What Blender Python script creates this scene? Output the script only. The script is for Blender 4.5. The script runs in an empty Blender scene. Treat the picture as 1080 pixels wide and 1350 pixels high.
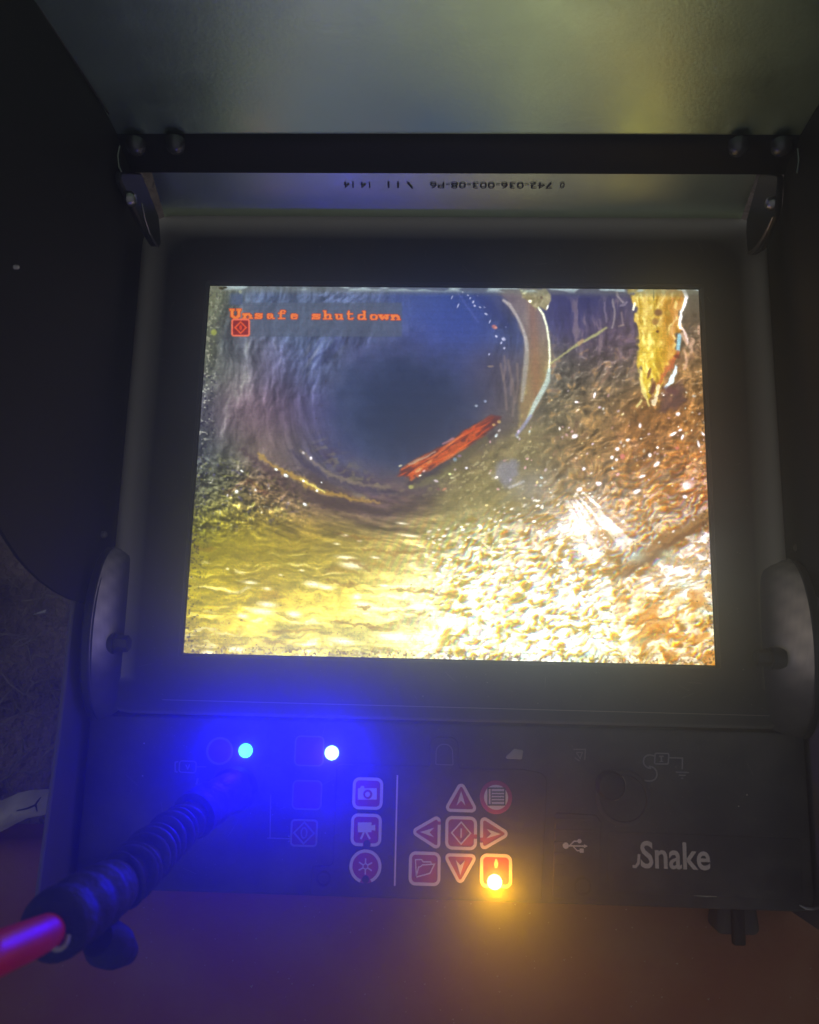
import bpy, bmesh, math, random
import numpy as np
from mathutils import Vector, Matrix

# Units are metres. The monitor lies on its back in a red case: the screen is the plane z = 0,
# x runs to the right, y up the picture, z towards the viewer (and up in the world).
F_PX = 1108.0
SCR_W, SCR_H = .211, .15825
RC = np.array([[0.9992759, 0.0229532, -0.0303458], [-0.0168523, 0.9820488, 0.1878726], [0.0341133, -0.1872251, 0.9817245]])
TC = np.array([0.016495, 0.0192594, -0.3486777])

scene = bpy.context.scene
col = scene.collection
# ---------------------------------------------------------------- camera
cam_d = bpy.data.cameras.new('camera')
cam = bpy.data.objects.new('camera', cam_d); col.objects.link(cam)
M4 = np.eye(4); M4[:3, :3] = RC.T; M4[:3, 3] = -RC.T @ TC
cam.matrix_world = Matrix(M4.tolist())
cam_d.sensor_fit = 'HORIZONTAL'; cam_d.sensor_width = 36.0; cam_d.lens = 36.0 * F_PX / 1080.0
cam_d.clip_start = .005; cam_d.clip_end = 20
cam_d.dof.use_dof = True; cam_d.dof.focus_distance = .345; cam_d.dof.aperture_fstop = 18
scene.camera = cam
# ---------------------------------------------------------------- dim surroundings and exposure
world = bpy.data.worlds.new('World'); scene.world = world; world.use_nodes = True
bg = world.node_tree.nodes['Background']; bg.inputs[0].default_value = (.96, .95, 1.0, 1); bg.inputs[1].default_value = .22
scene.view_settings.view_transform = 'Standard'; scene.view_settings.look = 'None'
scene.view_settings.exposure = 0; scene.view_settings.gamma = 1
scene.cycles.use_denoising = True
scene.cycles.max_bounces = 6; scene.cycles.volume_bounces = 0; scene.cycles.caustics_reflective = False
scene.cycles.sample_clamp_indirect = 3
scene.cycles.volume_step_rate = 5

def P(u, v, val=0., axis=2):
    """the point where the line of sight through photo pixel (u, v) meets the plane x, y or z = val (mm in, mm out)"""
    c = -RC.T @ TC * 1000; d = RC.T @ np.array([(u - 540) / F_PX, (675 - v) / F_PX, -1.])
    return c + d * ((val - c[axis]) / d[axis])
def PX(u, v, z=0.):
    p = P(u, v, z); return (p[0], p[1])
# ---------------------------------------------------------------- materials
def mat(name, color, rough=.5, metal=0., spec=.5, bump=0., bscale=900., bdist=.0002, dirt=0., dirt_col=(.3, .27, .22), dscale=30., coat=0., var=0., aniso=0.):
    m = bpy.data.materials.new(name); m.use_nodes = True
    nt = m.node_tree; N = nt.nodes; L = nt.links; b = N['Principled BSDF']
    b.inputs['Base Color'].default_value = (*color, 1); b.inputs['Roughness'].default_value = rough
    b.inputs['Metallic'].default_value = metal; b.inputs['Specular IOR Level'].default_value = spec
    b.inputs['Coat Weight'].default_value = coat
    tc = N.new('ShaderNodeTexCoord')
    if bump:
        n = N.new('ShaderNodeTexNoise'); n.inputs['Scale'].default_value = bscale; n.inputs['Detail'].default_value = 3
        L.new(tc.outputs['Object'], n.inputs['Vector'])
        bp = N.new('ShaderNodeBump'); bp.inputs['Strength'].default_value = bump; bp.inputs['Distance'].default_value = bdist
        L.new(n.outputs['Fac'], bp.inputs['Height']); L.new(bp.outputs['Normal'], b.inputs['Normal'])
    if dirt or var:
        n2 = N.new('ShaderNodeTexNoise'); n2.inputs['Scale'].default_value = dscale; n2.inputs['Detail'].default_value = 8; n2.inputs['Roughness'].default_value = .65
        L.new(tc.outputs['Object'], n2.inputs['Vector'])
        r = N.new('ShaderNodeValToRGB'); r.color_ramp.elements[0].position = .42; r.color_ramp.elements[1].position = .78
        L.new(n2.outputs['Fac'], r.inputs['Fac'])
        mx = N.new('ShaderNodeMix'); mx.data_type = 'RGBA'
        mm = N.new('ShaderNodeMath'); mm.operation = 'MULTIPLY'; mm.inputs[1].default_value = dirt or var
        L.new(r.outputs['Color'], mm.inputs[0]); L.new(mm.outputs[0], mx.inputs['Factor'])
        mx.inputs['A'].default_value = (*color, 1); mx.inputs['B'].default_value = (*dirt_col, 1)
        L.new(mx.outputs['Result'], b.inputs['Base Color'])
        rr = N.new('ShaderNodeMath'); rr.operation = 'MULTIPLY_ADD'; rr.inputs[1].default_value = .25; rr.inputs[2].default_value = rough - .06
        L.new(n2.outputs['Fac'], rr.inputs[0]); L.new(rr.outputs[0], b.inputs['Roughness'])
    return m
def glow(name, color, strength):
    m = bpy.data.materials.new(name); m.use_nodes = True; b = m.node_tree.nodes['Principled BSDF']
    b.inputs['Base Color'].default_value = (.02, .02, .02, 1)
    b.inputs['Emission Color'].default_value = (*color, 1); b.inputs['Emission Strength'].default_value = strength
    return m
M = dict(
    housing=mat('black_plastic', (.014, .014, .015), .5, spec=.35, bump=.35, bscale=1400, bdist=.00012, dirt=.10, dirt_col=(.10, .09, .08), dscale=60),
    panel=mat('black_rubber', (.030, .028, .030), .5, bump=.5, bscale=1300, bdist=.00015, dirt=.30, dscale=45),
    hood=mat('painted_sheet', (.74, 1., .72), .33, metal=1., bump=.45, bscale=700, bdist=.00014, dirt=.05, dscale=40),
    rail=mat('added_black_rail', (.010, .010, .012), .6, spec=.25, bump=.3),
    side=mat('painted_side_sheet', (.026, .025, .019), .6, spec=.3, bump=.4, bscale=700, bdist=.00016, dirt=.16, dirt_col=(.07, .06, .05), dscale=14),
    flange=mat('grey_sheet', (.84, 1., .70), .32, metal=1., bump=.35, bscale=900, bdist=.0002, dirt=.06, dscale=50),
    bracket=mat('black_steel', (.03, .03, .03), .38, metal=.3, bump=.2),
    steel=mat('steel_and_highlight', (.42, .41, .39), .32, metal=.9, bump=.1),
    rivet=mat('black_rivet', (.12, .12, .12), .25, metal=.6),
    dust=mat('dust_and_glint', (.36, .34, .27), .5, bump=.6, bscale=500, bdist=.0003, dirt=.4, dirt_col=(.5, .46, .36), dscale=55),  # also colours the painted glints at the knob and panel edge
    wing=mat('worn_grey_paint', (.16, .14, .15), .55, bump=.3, dirt=.35, dirt_col=(.07, .06, .06), dscale=25),
    ink=mat('black_ink', (.06, .065, .06), .6),
    keyred=mat('key_red', (.46, .035, .13), .5, bump=.15),
    keywhite=mat('key_white', (.88, .74, .78), .5, bump=.15),
    faint=mat('worn_print_and_highlight', (.24, .23, .24), .6),
    faintred=mat('worn_red_print', (.14, .03, .05), .6),
    letter=mat('worn_lettering', (.70, .58, .50), .6, dirt=.5, dirt_col=(.4, .32, .26), dscale=220),
    usb=mat('white_print', (.8, .7, .66), .6),
    cable=mat('red_cable', (.82, .014, .03), .42, spec=.35, bump=.35, bscale=220, bdist=.0004, dirt=.35, dirt_col=(.22, .03, .03), dscale=60),
    rubber=mat('black_plug_rubber', (.024, .024, .030), .6, spec=.25, bump=1., bscale=200, bdist=.0012, dirt=.6, dirt_col=(.09, .09, .11), dscale=90),
    case=mat('red_case_plastic', (.28, .09, .038), .55, bump=.8, bscale=240, bdist=.0006, dirt=.7, dirt_col=(.36, .20, .11), dscale=30),
    rim=mat('dusty_rim', (.34, .31, .25), .8, bump=.7, bscale=160, bdist=.001, dirt=.6, dirt_col=(.15, .09, .07), dscale=60),
    leafm=mat('dead_leaf', (.62, .57, .46), .8, bump=.7, bscale=160, bdist=.001, dirt=.6, dirt_col=(.26, .19, .13), dscale=80),
    soil=mat('dry_soil', (.44, .33, .27), .9, bump=1., bscale=200, bdist=.008, dirt=.95, dirt_col=(.06, .045, .04), dscale=34),
    straw=mat('dry_grass', (.36, .31, .25), .8),
    twig=mat('twig_bark', (.05, .035, .03), .8),
    chip=mat('pale_chip', (.75, .72, .66), .6),
)
m_ = mat('lit_edge_plastic', (.014, .014, .015), .5, spec=.35, bump=.35, bscale=1400, bdist=.00012, dirt=.10, dscale=60)
nt_ = m_.node_tree; b_ = nt_.nodes['Principled BSDF']; src = b_.inputs['Base Color'].links[0].from_socket
at_ = nt_.nodes.new('ShaderNodeAttribute'); at_.attribute_name = 'lit_tint'; mx_ = nt_.nodes.new('ShaderNodeMix'); mx_.data_type = 'RGBA'
mx_.inputs['B'].default_value = (.74, .69, .55, 1)  # pale tint for the light painted onto rims and cheeks
nt_.links.new(at_.outputs['Fac'], mx_.inputs['Factor']); nt_.links.new(src, mx_.inputs['A']); nt_.links.new(mx_.outputs['Result'], b_.inputs['Base Color'])
M['edge_lit'] = m_
m2_ = m_.copy(); m2_.name = 'lit_cheek'; M['cheek_lit'] = m2_  # paler copy for the light painted on the cheek faces
for nd in m2_.node_tree.nodes:
    if nd.type == 'MIX' and nd.inputs['Factor'].is_linked and nd.inputs['Factor'].links[0].from_node.type == 'ATTRIBUTE': nd.inputs['B'].default_value = (.95, .88, .66, 1)
# ---------------------------------------------------------------- mesh helpers (millimetres in, metres out)
def settle(o, parent):
    o.parent = parent
    if parent is not None and parent.type == 'EMPTY': o.location = -Vector(parent.location)
class MB:
    def __init__(s): s.v = []; s.f = []
    def add(s, vs, fs):
        o = len(s.v); s.v += [tuple(float(c) for c in p) for p in vs]; s.f += [tuple(i + o for i in f) for f in fs]; return s
    def box(s, x0, x1, y0, y1, z0, z1):
        return s.add([(x0,y0,z0),(x1,y0,z0),(x1,y1,z0),(x0,y1,z0),(x0,y0,z1),(x1,y0,z1),(x1,y1,z1),(x0,y1,z1)],
                     [(3,2,1,0),(4,5,6,7),(0,1,5,4),(1,2,6,5),(2,3,7,6),(3,0,4,7)])
    def slab(s, pts, z0, z1, bev=0., seg=3):
        """an outline (counter-clockwise) raised from z0 to z1 with a rounded upper edge"""
        n = len(pts); nn = normals(pts); rings = [(z0, 0.)]
        if bev: rings += [(z1 - bev + bev * math.sin(a), bev * (1 - math.cos(a))) for a in [math.pi / 2 * k / seg for k in range(seg + 1)]]
        else: rings += [(z1, 0.)]
        vs = [(p[0] - q[0] * off, p[1] - q[1] * off, z) for z, off in rings for p, q in zip(pts, nn)]
        fs = [(r * n + i, r * n + (i + 1) % n, (r + 1) * n + (i + 1) % n, (r + 1) * n + i) for r in range(len(rings) - 1) for i in range(n)]
        fs += [tuple(reversed(range(n))), tuple((len(rings) - 1) * n + i for i in range(n))]
        return s.add(vs, fs)
    def band(s, pts, w, z0, z1, notch=None):
        """a ring of width w just inside an outline; pieces within the notch circle are worn away"""
        n = len(pts); nn = normals(pts)
        for i in range(n):
            j = (i + 1) % n
            a, b = pts[i], pts[j]; c = (a[0] - nn[i][0] * w, a[1] - nn[i][1] * w); d = (b[0] - nn[j][0] * w, b[1] - nn[j][1] * w)
            mx, my = (a[0] + d[0]) / 2, (a[1] + d[1]) / 2
            if notch and any(math.hypot(mx - t[0], my - t[1]) < t[2] for t in notch): continue
            s.add([(*a, z0), (*b, z0), (*d, z0), (*c, z0), (*a, z1), (*b, z1), (*d, z1), (*c, z1)],
                  [(4,5,6,7),(0,1,5,4),(2,3,7,6),(1,2,6,5),(3,0,4,7)])
        return s
    def line(s, pts, w, z0, z1, closed=False):
        """a flat raised line of width w along a polyline, with mitred corners"""
        n = len(pts); L = []; R = []
        for i in range(n):
            a = pts[(i - 1) % n] if (closed or i > 0) else pts[i]; b = pts[(i + 1) % n] if (closed or i < n - 1) else pts[i]
            d1 = np.array(pts[i]) - a; d2 = np.array(b) - pts[i]
            l1 = np.hypot(*d1); l2 = np.hypot(*d2)
            d1 = d1 / l1 if l1 > 1e-9 else d2 / l2; d2 = d2 / l2 if l2 > 1e-9 else d1
            t = d1 + d2; tl = np.hypot(*t); t = t / tl if tl > .1 else d1
            k = min(1 / max(t @ d1, .4), 2.) * w / 2
            L.append((pts[i][0] - t[1] * k, pts[i][1] + t[0] * k)); R.append((pts[i][0] + t[1] * k, pts[i][1] - t[0] * k))
        for i in range(n if closed else n - 1):
            j = (i + 1) % n; q = [R[i], R[j], L[j], L[i]]
            s.add([(*p, z0) for p in q] + [(*p, z1) for p in q], [(4,5,6,7),(0,1,5,4),(1,2,6,5),(2,3,7,6),(3,0,4,7)])
        return s
    def tube(s, path, radii, seg=20, caps=True, up=(0, 0, 1)):
        path = [Vector(p) for p in path]; n = len(path)
        ref = None; vs = []
        for i, p in enumerate(path):
            t = (path[min(i + 1, n - 1)] - path[max(i - 1, 0)]).normalized()
            if ref is None: ref = t.orthogonal().normalized()
            ref = (ref - t * ref.dot(t)).normalized(); b = t.cross(ref)
            for k in range(seg):
                a = 2 * math.pi * k / seg
                vs.append(p + (ref * math.cos(a) + b * math.sin(a)) * radii[i])
        fs = [(i * seg + k, i * seg + (k + 1) % seg, (i + 1) * seg + (k + 1) % seg, (i + 1) * seg + k) for i in range(n - 1) for k in range(seg)]
        if caps: fs += [tuple(reversed(range(seg))), tuple((n - 1) * seg + k for k in range(seg))]
        return s.add(vs, fs)
    def lathe(s, prof, cx, cy, cz=0., seg=28, axis='z', flip=1):
        """profile of (radius, height) pairs turned about an axis through (cx, cy, cz)"""
        vs = []
        for r, h in prof:
            for k in range(seg):
                a = 2 * math.pi * k / seg; c, d = r * math.cos(a), r * math.sin(a)
                if axis == 'z': vs.append((cx + c, cy + d, cz + h))
                elif axis == 'x': vs.append((cx + h * flip, cy + c, cz + d))
                else: vs.append((cx + c, cy + h * flip, cz + d))
        n = len(prof)
        fs = [(i * seg + k, i * seg + (k + 1) % seg, (i + 1) * seg + (k + 1) % seg, (i + 1) * seg + k) for i in range(n - 1) for k in range(seg)]
        fs += [tuple(reversed(range(seg))), tuple((n - 1) * seg + k for k in range(seg))]
        return s.add(vs, fs)
    def plate(s, pts, x0, x1, bev=0.):
        """outline of (y, z) points made into a plate between x0 and x1"""
        n = len(pts); b = min(bev, abs(x1 - x0) / 2.2); sg = 1 if x1 > x0 else -1; nn = normals(pts)
        rings = [(x0, b), (x0 + sg * b, 0), (x1 - sg * b, 0), (x1, b)] if b else [(x0, 0), (x1, 0)]
        vs = [(x, p[0] - q[0] * o, p[1] - q[1] * o) for x, o in rings for p, q in zip(pts, nn)]
        fs = [(r * n + i, r * n + (i + 1) % n, (r + 1) * n + (i + 1) % n, (r + 1) * n + i) for r in range(len(rings) - 1) for i in range(n)]
        fs += [tuple(reversed(range(n))), tuple((len(rings) - 1) * n + i for i in range(n))]
        return s.add(vs, fs)
    def build(s, name, m, parent=None, smooth=True, angle=40, fix=True):
        me = bpy.data.meshes.new(name); me.from_pydata([tuple(c * .001 for c in p) for p in s.v], [], s.f)
        if fix:
            bm = bmesh.new(); bm.from_mesh(me); bmesh.ops.recalc_face_normals(bm, faces=bm.faces); bm.to_mesh(me); bm.free()
        me.materials.append(m)
        if smooth:
            me.polygons.foreach_set('use_smooth', [True] * len(me.polygons)); me.set_sharp_from_angle(angle=math.radians(angle))
        o = bpy.data.objects.new(name, me); col.objects.link(o); settle(o, parent)
        return o
def normals(pts):
    n = len(pts); out = []
    for i in range(n):
        a, b, c = pts[i - 1], pts[i], pts[(i + 1) % n]
        e1 = np.array([b[1] - a[1], a[0] - b[0]], float); e2 = np.array([c[1] - b[1], b[0] - c[0]], float)
        e1 /= max(np.hypot(*e1), 1e-9); e2 /= max(np.hypot(*e2), 1e-9); t = e1 + e2; l = np.hypot(*t)
        t = t / l if l > 1e-6 else e1
        out.append(t / max(t @ e1, .5))
    return out
def round_poly(pts, r, n=6, sub=0.):
    """counter-clockwise polygon with rounded corners; sub cuts long sides into short ones"""
    out = []; m = len(pts); rs = r if isinstance(r, (list, tuple)) else [r] * m
    for i in range(m):
        a, b, c = np.array(pts[i - 1], float), np.array(pts[i], float), np.array(pts[(i + 1) % m], float)
        u = (a - b) / np.hypot(*(a - b)); v = (c - b) / np.hypot(*(c - b)); R_ = rs[i]
        if R_ < 1e-6: out.append(tuple(b)); continue
        ang = math.acos(max(-1, min(1, u @ v))); t = R_ / math.tan(ang / 2)
        cen = b + (u + v) / np.hypot(*(u + v)) * (R_ / math.sin(ang / 2))
        p0 = b + u * t - cen; p1 = b + v * t - cen
        a0 = math.atan2(p0[1], p0[0]); d = math.atan2(p1[1], p1[0]) - a0
        d = (d + math.pi) % (2 * math.pi) - math.pi
        out += [tuple(cen + R_ * np.array([math.cos(a0 + d * k / n), math.sin(a0 + d * k / n)])) for k in range(n + 1)]
    if sub:
        res = []
        for i, p in enumerate(out):
            q = out[(i + 1) % len(out)]; k = max(1, int(math.hypot(q[0] - p[0], q[1] - p[1]) / sub))
            res += [(p[0] + (q[0] - p[0]) * j / k, p[1] + (q[1] - p[1]) * j / k) for j in range(k)]
        out = res
    return out
def rrect(cx, cy, w, h, r, n=6, sub=0.):
    return round_poly([(cx - w/2, cy - h/2), (cx + w/2, cy - h/2), (cx + w/2, cy + h/2), (cx - w/2, cy + h/2)], r, n, sub)
def circle(cx, cy, r, n=40): return [(cx + r * math.cos(2 * math.pi * k / n), cy + r * math.sin(2 * math.pi * k / n)) for k in range(n)]
def arc(cx, cy, r, a0, a1, n=10): return [(cx + r * math.cos(math.radians(a0 + (a1 - a0) * k / n)), cy + r * math.sin(math.radians(a0 + (a1 - a0) * k / n))) for k in range(n + 1)]
def thing(name, label, cat, loc=(0, 0, 0), group=None):
    o = bpy.data.objects.new(name, None); col.objects.link(o); o.empty_display_size = .02
    o.location = loc; o['label'] = label; o['category'] = cat
    if group: o['group'] = group
    return o
def tag(o, label=None, cat=None, group=None, kind=None):
    if label: o['label'] = label
    if cat: o['category'] = cat
    if group: o['group'] = group
    if kind: o['kind'] = kind
    return o
def copy_part(src, parent, offset=(0, 0, 0), scale=None):
    """a copy of a part and of its own children, sharing mesh data"""
    c = src.copy(); col.objects.link(c); c.parent = parent
    c.location = Vector(src.location) + Vector(offset) * .001
    if scale: c.scale = scale
    for ch in list(src.children):
        d = ch.copy(); col.objects.link(d); d.parent = c
    return c
def text_mesh(name, body, m, parent, origin, xdir, ydir, height, width=None, bold=0., depth=.12, label=None, space=1.):
    """built-in lettering as a thin mesh: baseline starts at origin (mm), height is the cap height"""
    cu = bpy.data.curves.new(name, 'FONT'); cu.body = body; cu.size = 1; cu.extrude = 0; cu.offset = bold; cu.resolution_u = 4; cu.space_character = space
    tmp = bpy.data.objects.new('tmp', cu); col.objects.link(tmp)
    bpy.context.view_layer.update()
    me = bpy.data.meshes.new_from_object(tmp.evaluated_get(bpy.context.evaluated_depsgraph_get()))
    bpy.data.objects.remove(tmp); bpy.data.curves.remove(cu)
    bm = bmesh.new(); bm.from_mesh(me)
    xs = [v.co.x for v in bm.verts]; x0, x1 = min(xs), max(xs)
    sy = height / .70; sx = (width / (x1 - x0)) if width else sy
    X_, Y_ = Vector(xdir), Vector(ydir); Z_ = X_.cross(Y_)
    for v in bm.verts:
        v.co = (Vector(origin) + X_ * ((v.co.x - x0) * sx) + Y_ * (v.co.y * sy) + Z_ * depth) * .001
    bm.to_mesh(me); bm.free(); me.name = name
    me.materials.clear(); me.materials.append(m)
    o = bpy.data.objects.new(name, me); col.objects.link(o); settle(o, parent)
    if label: o['label'] = label
    return o
# ---------------------------------------------------------------- the picture shown on the screen (drawn with numpy)
def draw_feed():
    """camera view down a drain; coordinates are pixels of the photograph, mapped onto the flat screen"""
    TW, TH = 1180, 885
    gx, gy = np.meshgrid((np.arange(TW) + .5) / TW, (np.arange(TH) + .5) / TH)
    mx = (gx - .5) * SCR_W; my = (gy - .5) * SCR_H                      # row 0 is the bottom of the screen
    q = np.einsum('ij,hwj->hwi', RC, np.stack([mx, my, np.zeros_like(mx)], -1)) + TC
    X = 540 + F_PX * q[..., 0] / -q[..., 2]
    Y = 675 - F_PX * q[..., 1] / -q[..., 2]
    rs = np.random.RandomState(7)
    tab = rs.rand(512, 512).astype(np.float32)
    X = X.astype(np.float32); Y = Y.astype(np.float32)
    def vn(x, y, k=0):
        xi = np.floor(x).astype(np.int32); yi = np.floor(y).astype(np.int32)
        fx = (x - xi).astype(np.float32); fy = (y - yi).astype(np.float32)
        fx = fx * fx * (3 - 2 * fx); fy = fy * fy * (3 - 2 * fy)
        xi += 91 * k; yi += 37 * k; flat = tab.ravel()
        a = lambda i, j: flat[(((yi + j) & 511) << 9) + ((xi + i) & 511)]
        return (a(0, 0) * (1 - fx) + a(1, 0) * fx) * (1 - fy) + (a(0, 1) * (1 - fx) + a(1, 1) * fx) * fy
    def rot(x, y, sx, sy, deg):
        c, s = math.cos(math.radians(deg)), math.sin(math.radians(deg))
        return (x * c + y * s) / sx, (-x * s + y * c) / sy
    def nz(sx, sy, deg=0, k=0, octs=3, x=None, y=None):
        u, v = rot(X if x is None else x, Y if y is None else y, sx, sy, deg)
        t = 0; a = 1; n = 0
        for o in range(octs):
            t = t + a * vn(u * 2 ** o + 5 * o, v * 2 ** o + 9 * o, k + o); n += a; a *= .55
        return t / n
    def ss(a, b, x):
        t = np.clip((x - a) / (b - a), 0, 1); return t * t * (3 - 2 * t)
    pts = np.array([
      (285,385,110,115,92),(340,390,92,106,135),(400,390,100,112,140),(470,388,105,118,155),(540,388,78,92,145),(620,385,62,78,135),(680,390,92,88,115),(730,390,66,66,112),(780,385,58,62,112),(820,390,74,70,104),(915,395,112,106,92),
      (272,430,98,105,98),(310,450,95,102,118),(400,430,90,104,128),(500,430,90,102,130),(560,430,72,88,152),(620,430,68,84,150),(672,430,66,78,118),(760,425,70,68,108),(790,450,92,78,98),(815,440,95,80,100),(912,440,120,100,82),
      (268,480,104,110,98),(310,490,118,116,112),(360,490,104,100,126),(400,480,88,98,132),(440,490,95,104,132),(490,480,92,95,140),(540,470,92,92,140),(590,490,80,90,140),(640,490,80,80,108),(670,500,92,84,88),(745,490,102,98,92),(800,490,122,108,90),(925,500,165,128,84),
      (266,540,84,88,98),(300,550,112,98,104),(330,540,126,106,114),(370,540,112,95,112),(410,540,86,84,122),(450,540,82,88,126),(500,540,76,88,120),(550,540,72,87,116),(600,550,74,84,112),(640,530,80,80,104),(665,560,98,88,88),(700,545,112,106,92),(740,540,122,112,86),(790,540,136,112,80),(850,560,158,112,66),(900,560,166,112,62),(928,560,160,118,70),
      (262,590,78,84,98),(300,600,92,96,86),(340,590,122,105,100),(380,590,108,98,96),(420,600,82,82,112),(470,600,76,82,122),(520,590,70,82,116),(560,600,76,80,112),(620,615,112,92,76),(670,600,116,106,88),(720,600,125,110,80),(780,600,148,116,72),(850,600,160,112,64),(920,600,178,118,64),
      (258,640,80,84,74),(300,640,104,102,72),(350,645,116,92,72),(400,655,112,94,82),(450,655,112,96,84),(500,650,104,88,98),(540,650,108,92,90),(590,650,118,112,78),(640,640,124,118,74),(690,650,130,122,98),(740,640,152,130,92),(800,640,166,130,90),(860,640,176,130,82),(922,650,196,130,84),
      (252,690,108,108,62),(300,690,138,128,52),(350,690,150,134,66),(400,690,144,120,68),(450,690,132,114,76),(500,680,112,92,84),(550,690,150,130,80),(600,690,165,155,90),(650,690,176,160,92),(700,690,190,156,112),(750,690,226,200,172),(800,690,220,192,168),(860,690,196,150,92),(925,690,150,104,60),
      (248,730,150,140,40),(300,730,160,145,48),(350,730,156,140,54),(400,730,162,146,64),(450,730,180,160,92),(500,730,204,184,124),(550,730,212,196,136),(600,730,218,202,152),(650,730,222,208,152),(700,730,212,188,128),(750,730,215,192,156),(800,730,200,165,120),(850,735,150,115,70),(925,725,222,190,166),
      (246,780,180,165,40),(300,780,186,166,52),(350,780,204,180,84),(400,780,208,188,108),(450,780,218,198,124),(500,780,232,216,165),(550,780,238,226,182),(600,780,245,236,200),(660,780,240,225,180),(720,780,240,225,190),(780,780,238,220,185),(840,780,234,205,150),(900,780,228,192,132),(935,790,215,205,175),
      (245,835,196,176,60),(300,830,212,192,100),(350,830,226,212,140),(420,830,230,215,152),(500,830,238,228,172),(560,830,242,232,188),(620,830,242,232,182),(680,830,246,240,200),(740,830,250,240,212),(800,830,250,240,200),(860,830,232,178,92),(920,830,226,172,84),
      (245,862,180,165,95),(350,865,215,200,130),(500,870,225,212,150),(650,872,228,214,160),(800,875,232,220,180),(935,875,215,175,120)], float)
    Xs, Ys = X[2::5, 2::5], Y[2::5, 2::5]                                # colours spread smoothly between the samples, coarse grid first
    num = np.zeros(Xs.shape + (3,)); den = np.zeros(Xs.shape) + 1e-9
    for p in pts:
        s = 24 if p[1] < 860 else 18
        d2 = (Xs - p[0]) ** 2 + (Ys - p[1]) ** 2
        w = np.exp(-d2 / (2 * s * s)) + 1e-7 / (1 + d2)
        num += w[..., None] * p[2:]; den += w
    small = num / den[..., None] / 255.
    jy = np.clip((np.arange(TH) - 2) / 5., 0, Xs.shape[0] - 1.001); jx = np.clip((np.arange(TW) - 2) / 5., 0, Xs.shape[1] - 1.001)
    ty, tx = jy.astype(int), jx.astype(int); fy, fx = (jy - ty)[:, None, None], (jx - tx)[None, :, None]
    rows = small[ty] * (1 - fy) + small[ty + 1] * fy
    img = (rows[:, tx] * (1 - fx) + rows[:, tx + 1] * fx).astype(np.float32)
    def mix(mask, col):
        m = np.clip(mask, 0, 1)[..., None]
        img[:] = img * (1 - m) + np.array(col, float) / 255. * m if not isinstance(col, np.ndarray) else img * (1 - m) + col * m
    def mul(f): img[:] = img * (f[..., None] if f.ndim == 2 else f)
    wx = X + 9 * (nz(30, 30, 0, 3) - .5) * 2; wy = Y + 9 * (nz(30, 30, 0, 5) - .5) * 2
    # the muddy water at the left is a stronger yellow, the pebbles lighter
    wl_ = ss(660, 720, Y) * ss(640, 430, X); img[:] = img * (1 + wl_[..., None] * np.array([.03, .03, -.28]))
    jit0 = nz(14, 14, 0, 17, 2) - .5
    # ---- masks of the regions
    cdist = np.sqrt(((X - 530) / 104.) ** 2 + ((Y - 535) / 92.) ** 2)
    floor_l = ss(640, 720, Y + .10 * (X - 400)) * ss(640, 560, X)
    floor_r = ss(600, 690, Y + .35 * (X - 700)) * ss(520, 620, X)
    wall_l = ss(430, 330, X + .2 * (Y - 400)) * ss(650, 600, Y) + .9 * ss(560, 480, X) * ss(560, 500, Y)
    wall_r = ss(690, 730, X) * ss(430, 500, Y + .15 * (X - 700)) * ss(720, 640, Y)
    # left wall: soft streaks that run down the pipe
    n1 = nz(9, 46, 8, 11, 3, wx, wy); n2 = nz(26, 60, 24, 14, 3, wx, wy)
    mul(1 + np.clip(wall_l, 0, 1) * ((n1 - .5) * .75 + (n2 - .5) * .5) * ss(.75, 1.15, cdist))
    mix(wall_l * ss(.56, .8, n1) * ss(.5, .66, n2) * ss(1.0, 1.3, cdist) * .22, (170, 172, 160))
    swirl = nz(7, 28, 38, 21, 3, wx, wy)
    roof = ss(560, 520, X + .6 * (Y - 470)) * ss(420, 446, Y) * ss(560, 480, Y) * ss(385, 420, X) * ss(1.02, 1.25, cdist)
    mix(roof * ss(.55, .74, swirl) * .5, (156, 160, 178)); mix(roof * ss(.48, .3, swirl) * .35, (62, 66, 112))
    top = ss(392, 404, Y) * ss(430, 412, Y) * ss(405, 430, X) * ss(500, 470, X)
    mix(ss(378, 386, Y) * ss(404, 396, Y) * ss(415, 432, X) * ss(486, 470, X) * ss(.42, .6, nz(10, 4, -35, 31, 2)) * .55, (140, 158, 205))
    # dark far end of the pipe
    mix(ss(1.04, .5, cdist + (nz(18, 18, 0, 33) - .5) * .4) * .85, (74, 86, 116))
    mix(np.exp(-((X - 470) ** 2 / 300. + (Y - 612) ** 2 / 160.)) * .35, (118, 112, 112))
    mul(1 + (nz(14, 30, 0, 36) - .5) * .10)
    # left lower wall: dark wet grit with green and ochre specks
    ll = ss(590, 640, Y + .18 * (330 - X)) * ss(720, 670, Y - .15 * (330 - X)) * ss(460, 330, X)
    g = nz(7, 5, 25, 41, 2); g2 = nz(9, 6, 30, 44, 2)
    mul(1 + ll * ((g - .5) * 1.3))
    mix(ll * ss(.62, .8, g2) * .6, (150, 150, 78)); mix(ll * ss(.7, .85, nz(6, 5, 0, 47, 2)) * .7, (88, 84, 130))
    mix(ll * ss(.74, .9, nz(5, 4, 0, 49, 2)) * .8, (205, 205, 190))
    # bands under the pipe mouth
    arc = np.sqrt(((X - 520) / 1.55) ** 2 + (Y - 470) ** 2)
    bands = ss(640, 655, Y) * ss(730, 700, Y) * ss(330, 380, X) * ss(620, 560, X)
    b = nz(48, 5, 8, 52, 3, wx, arc * 1.0 + 0 * wx)
    mul(1 + bands * (b - .5) * .9)
    # left floor: muddy water with flat ripples and foam
    r1 = nz(46, 9, 4, 61, 3, wx, wy); r2 = nz(20, 6, 2, 64, 3, wx, wy); r3 = nz(70, 26, 6, 66, 2)
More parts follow.
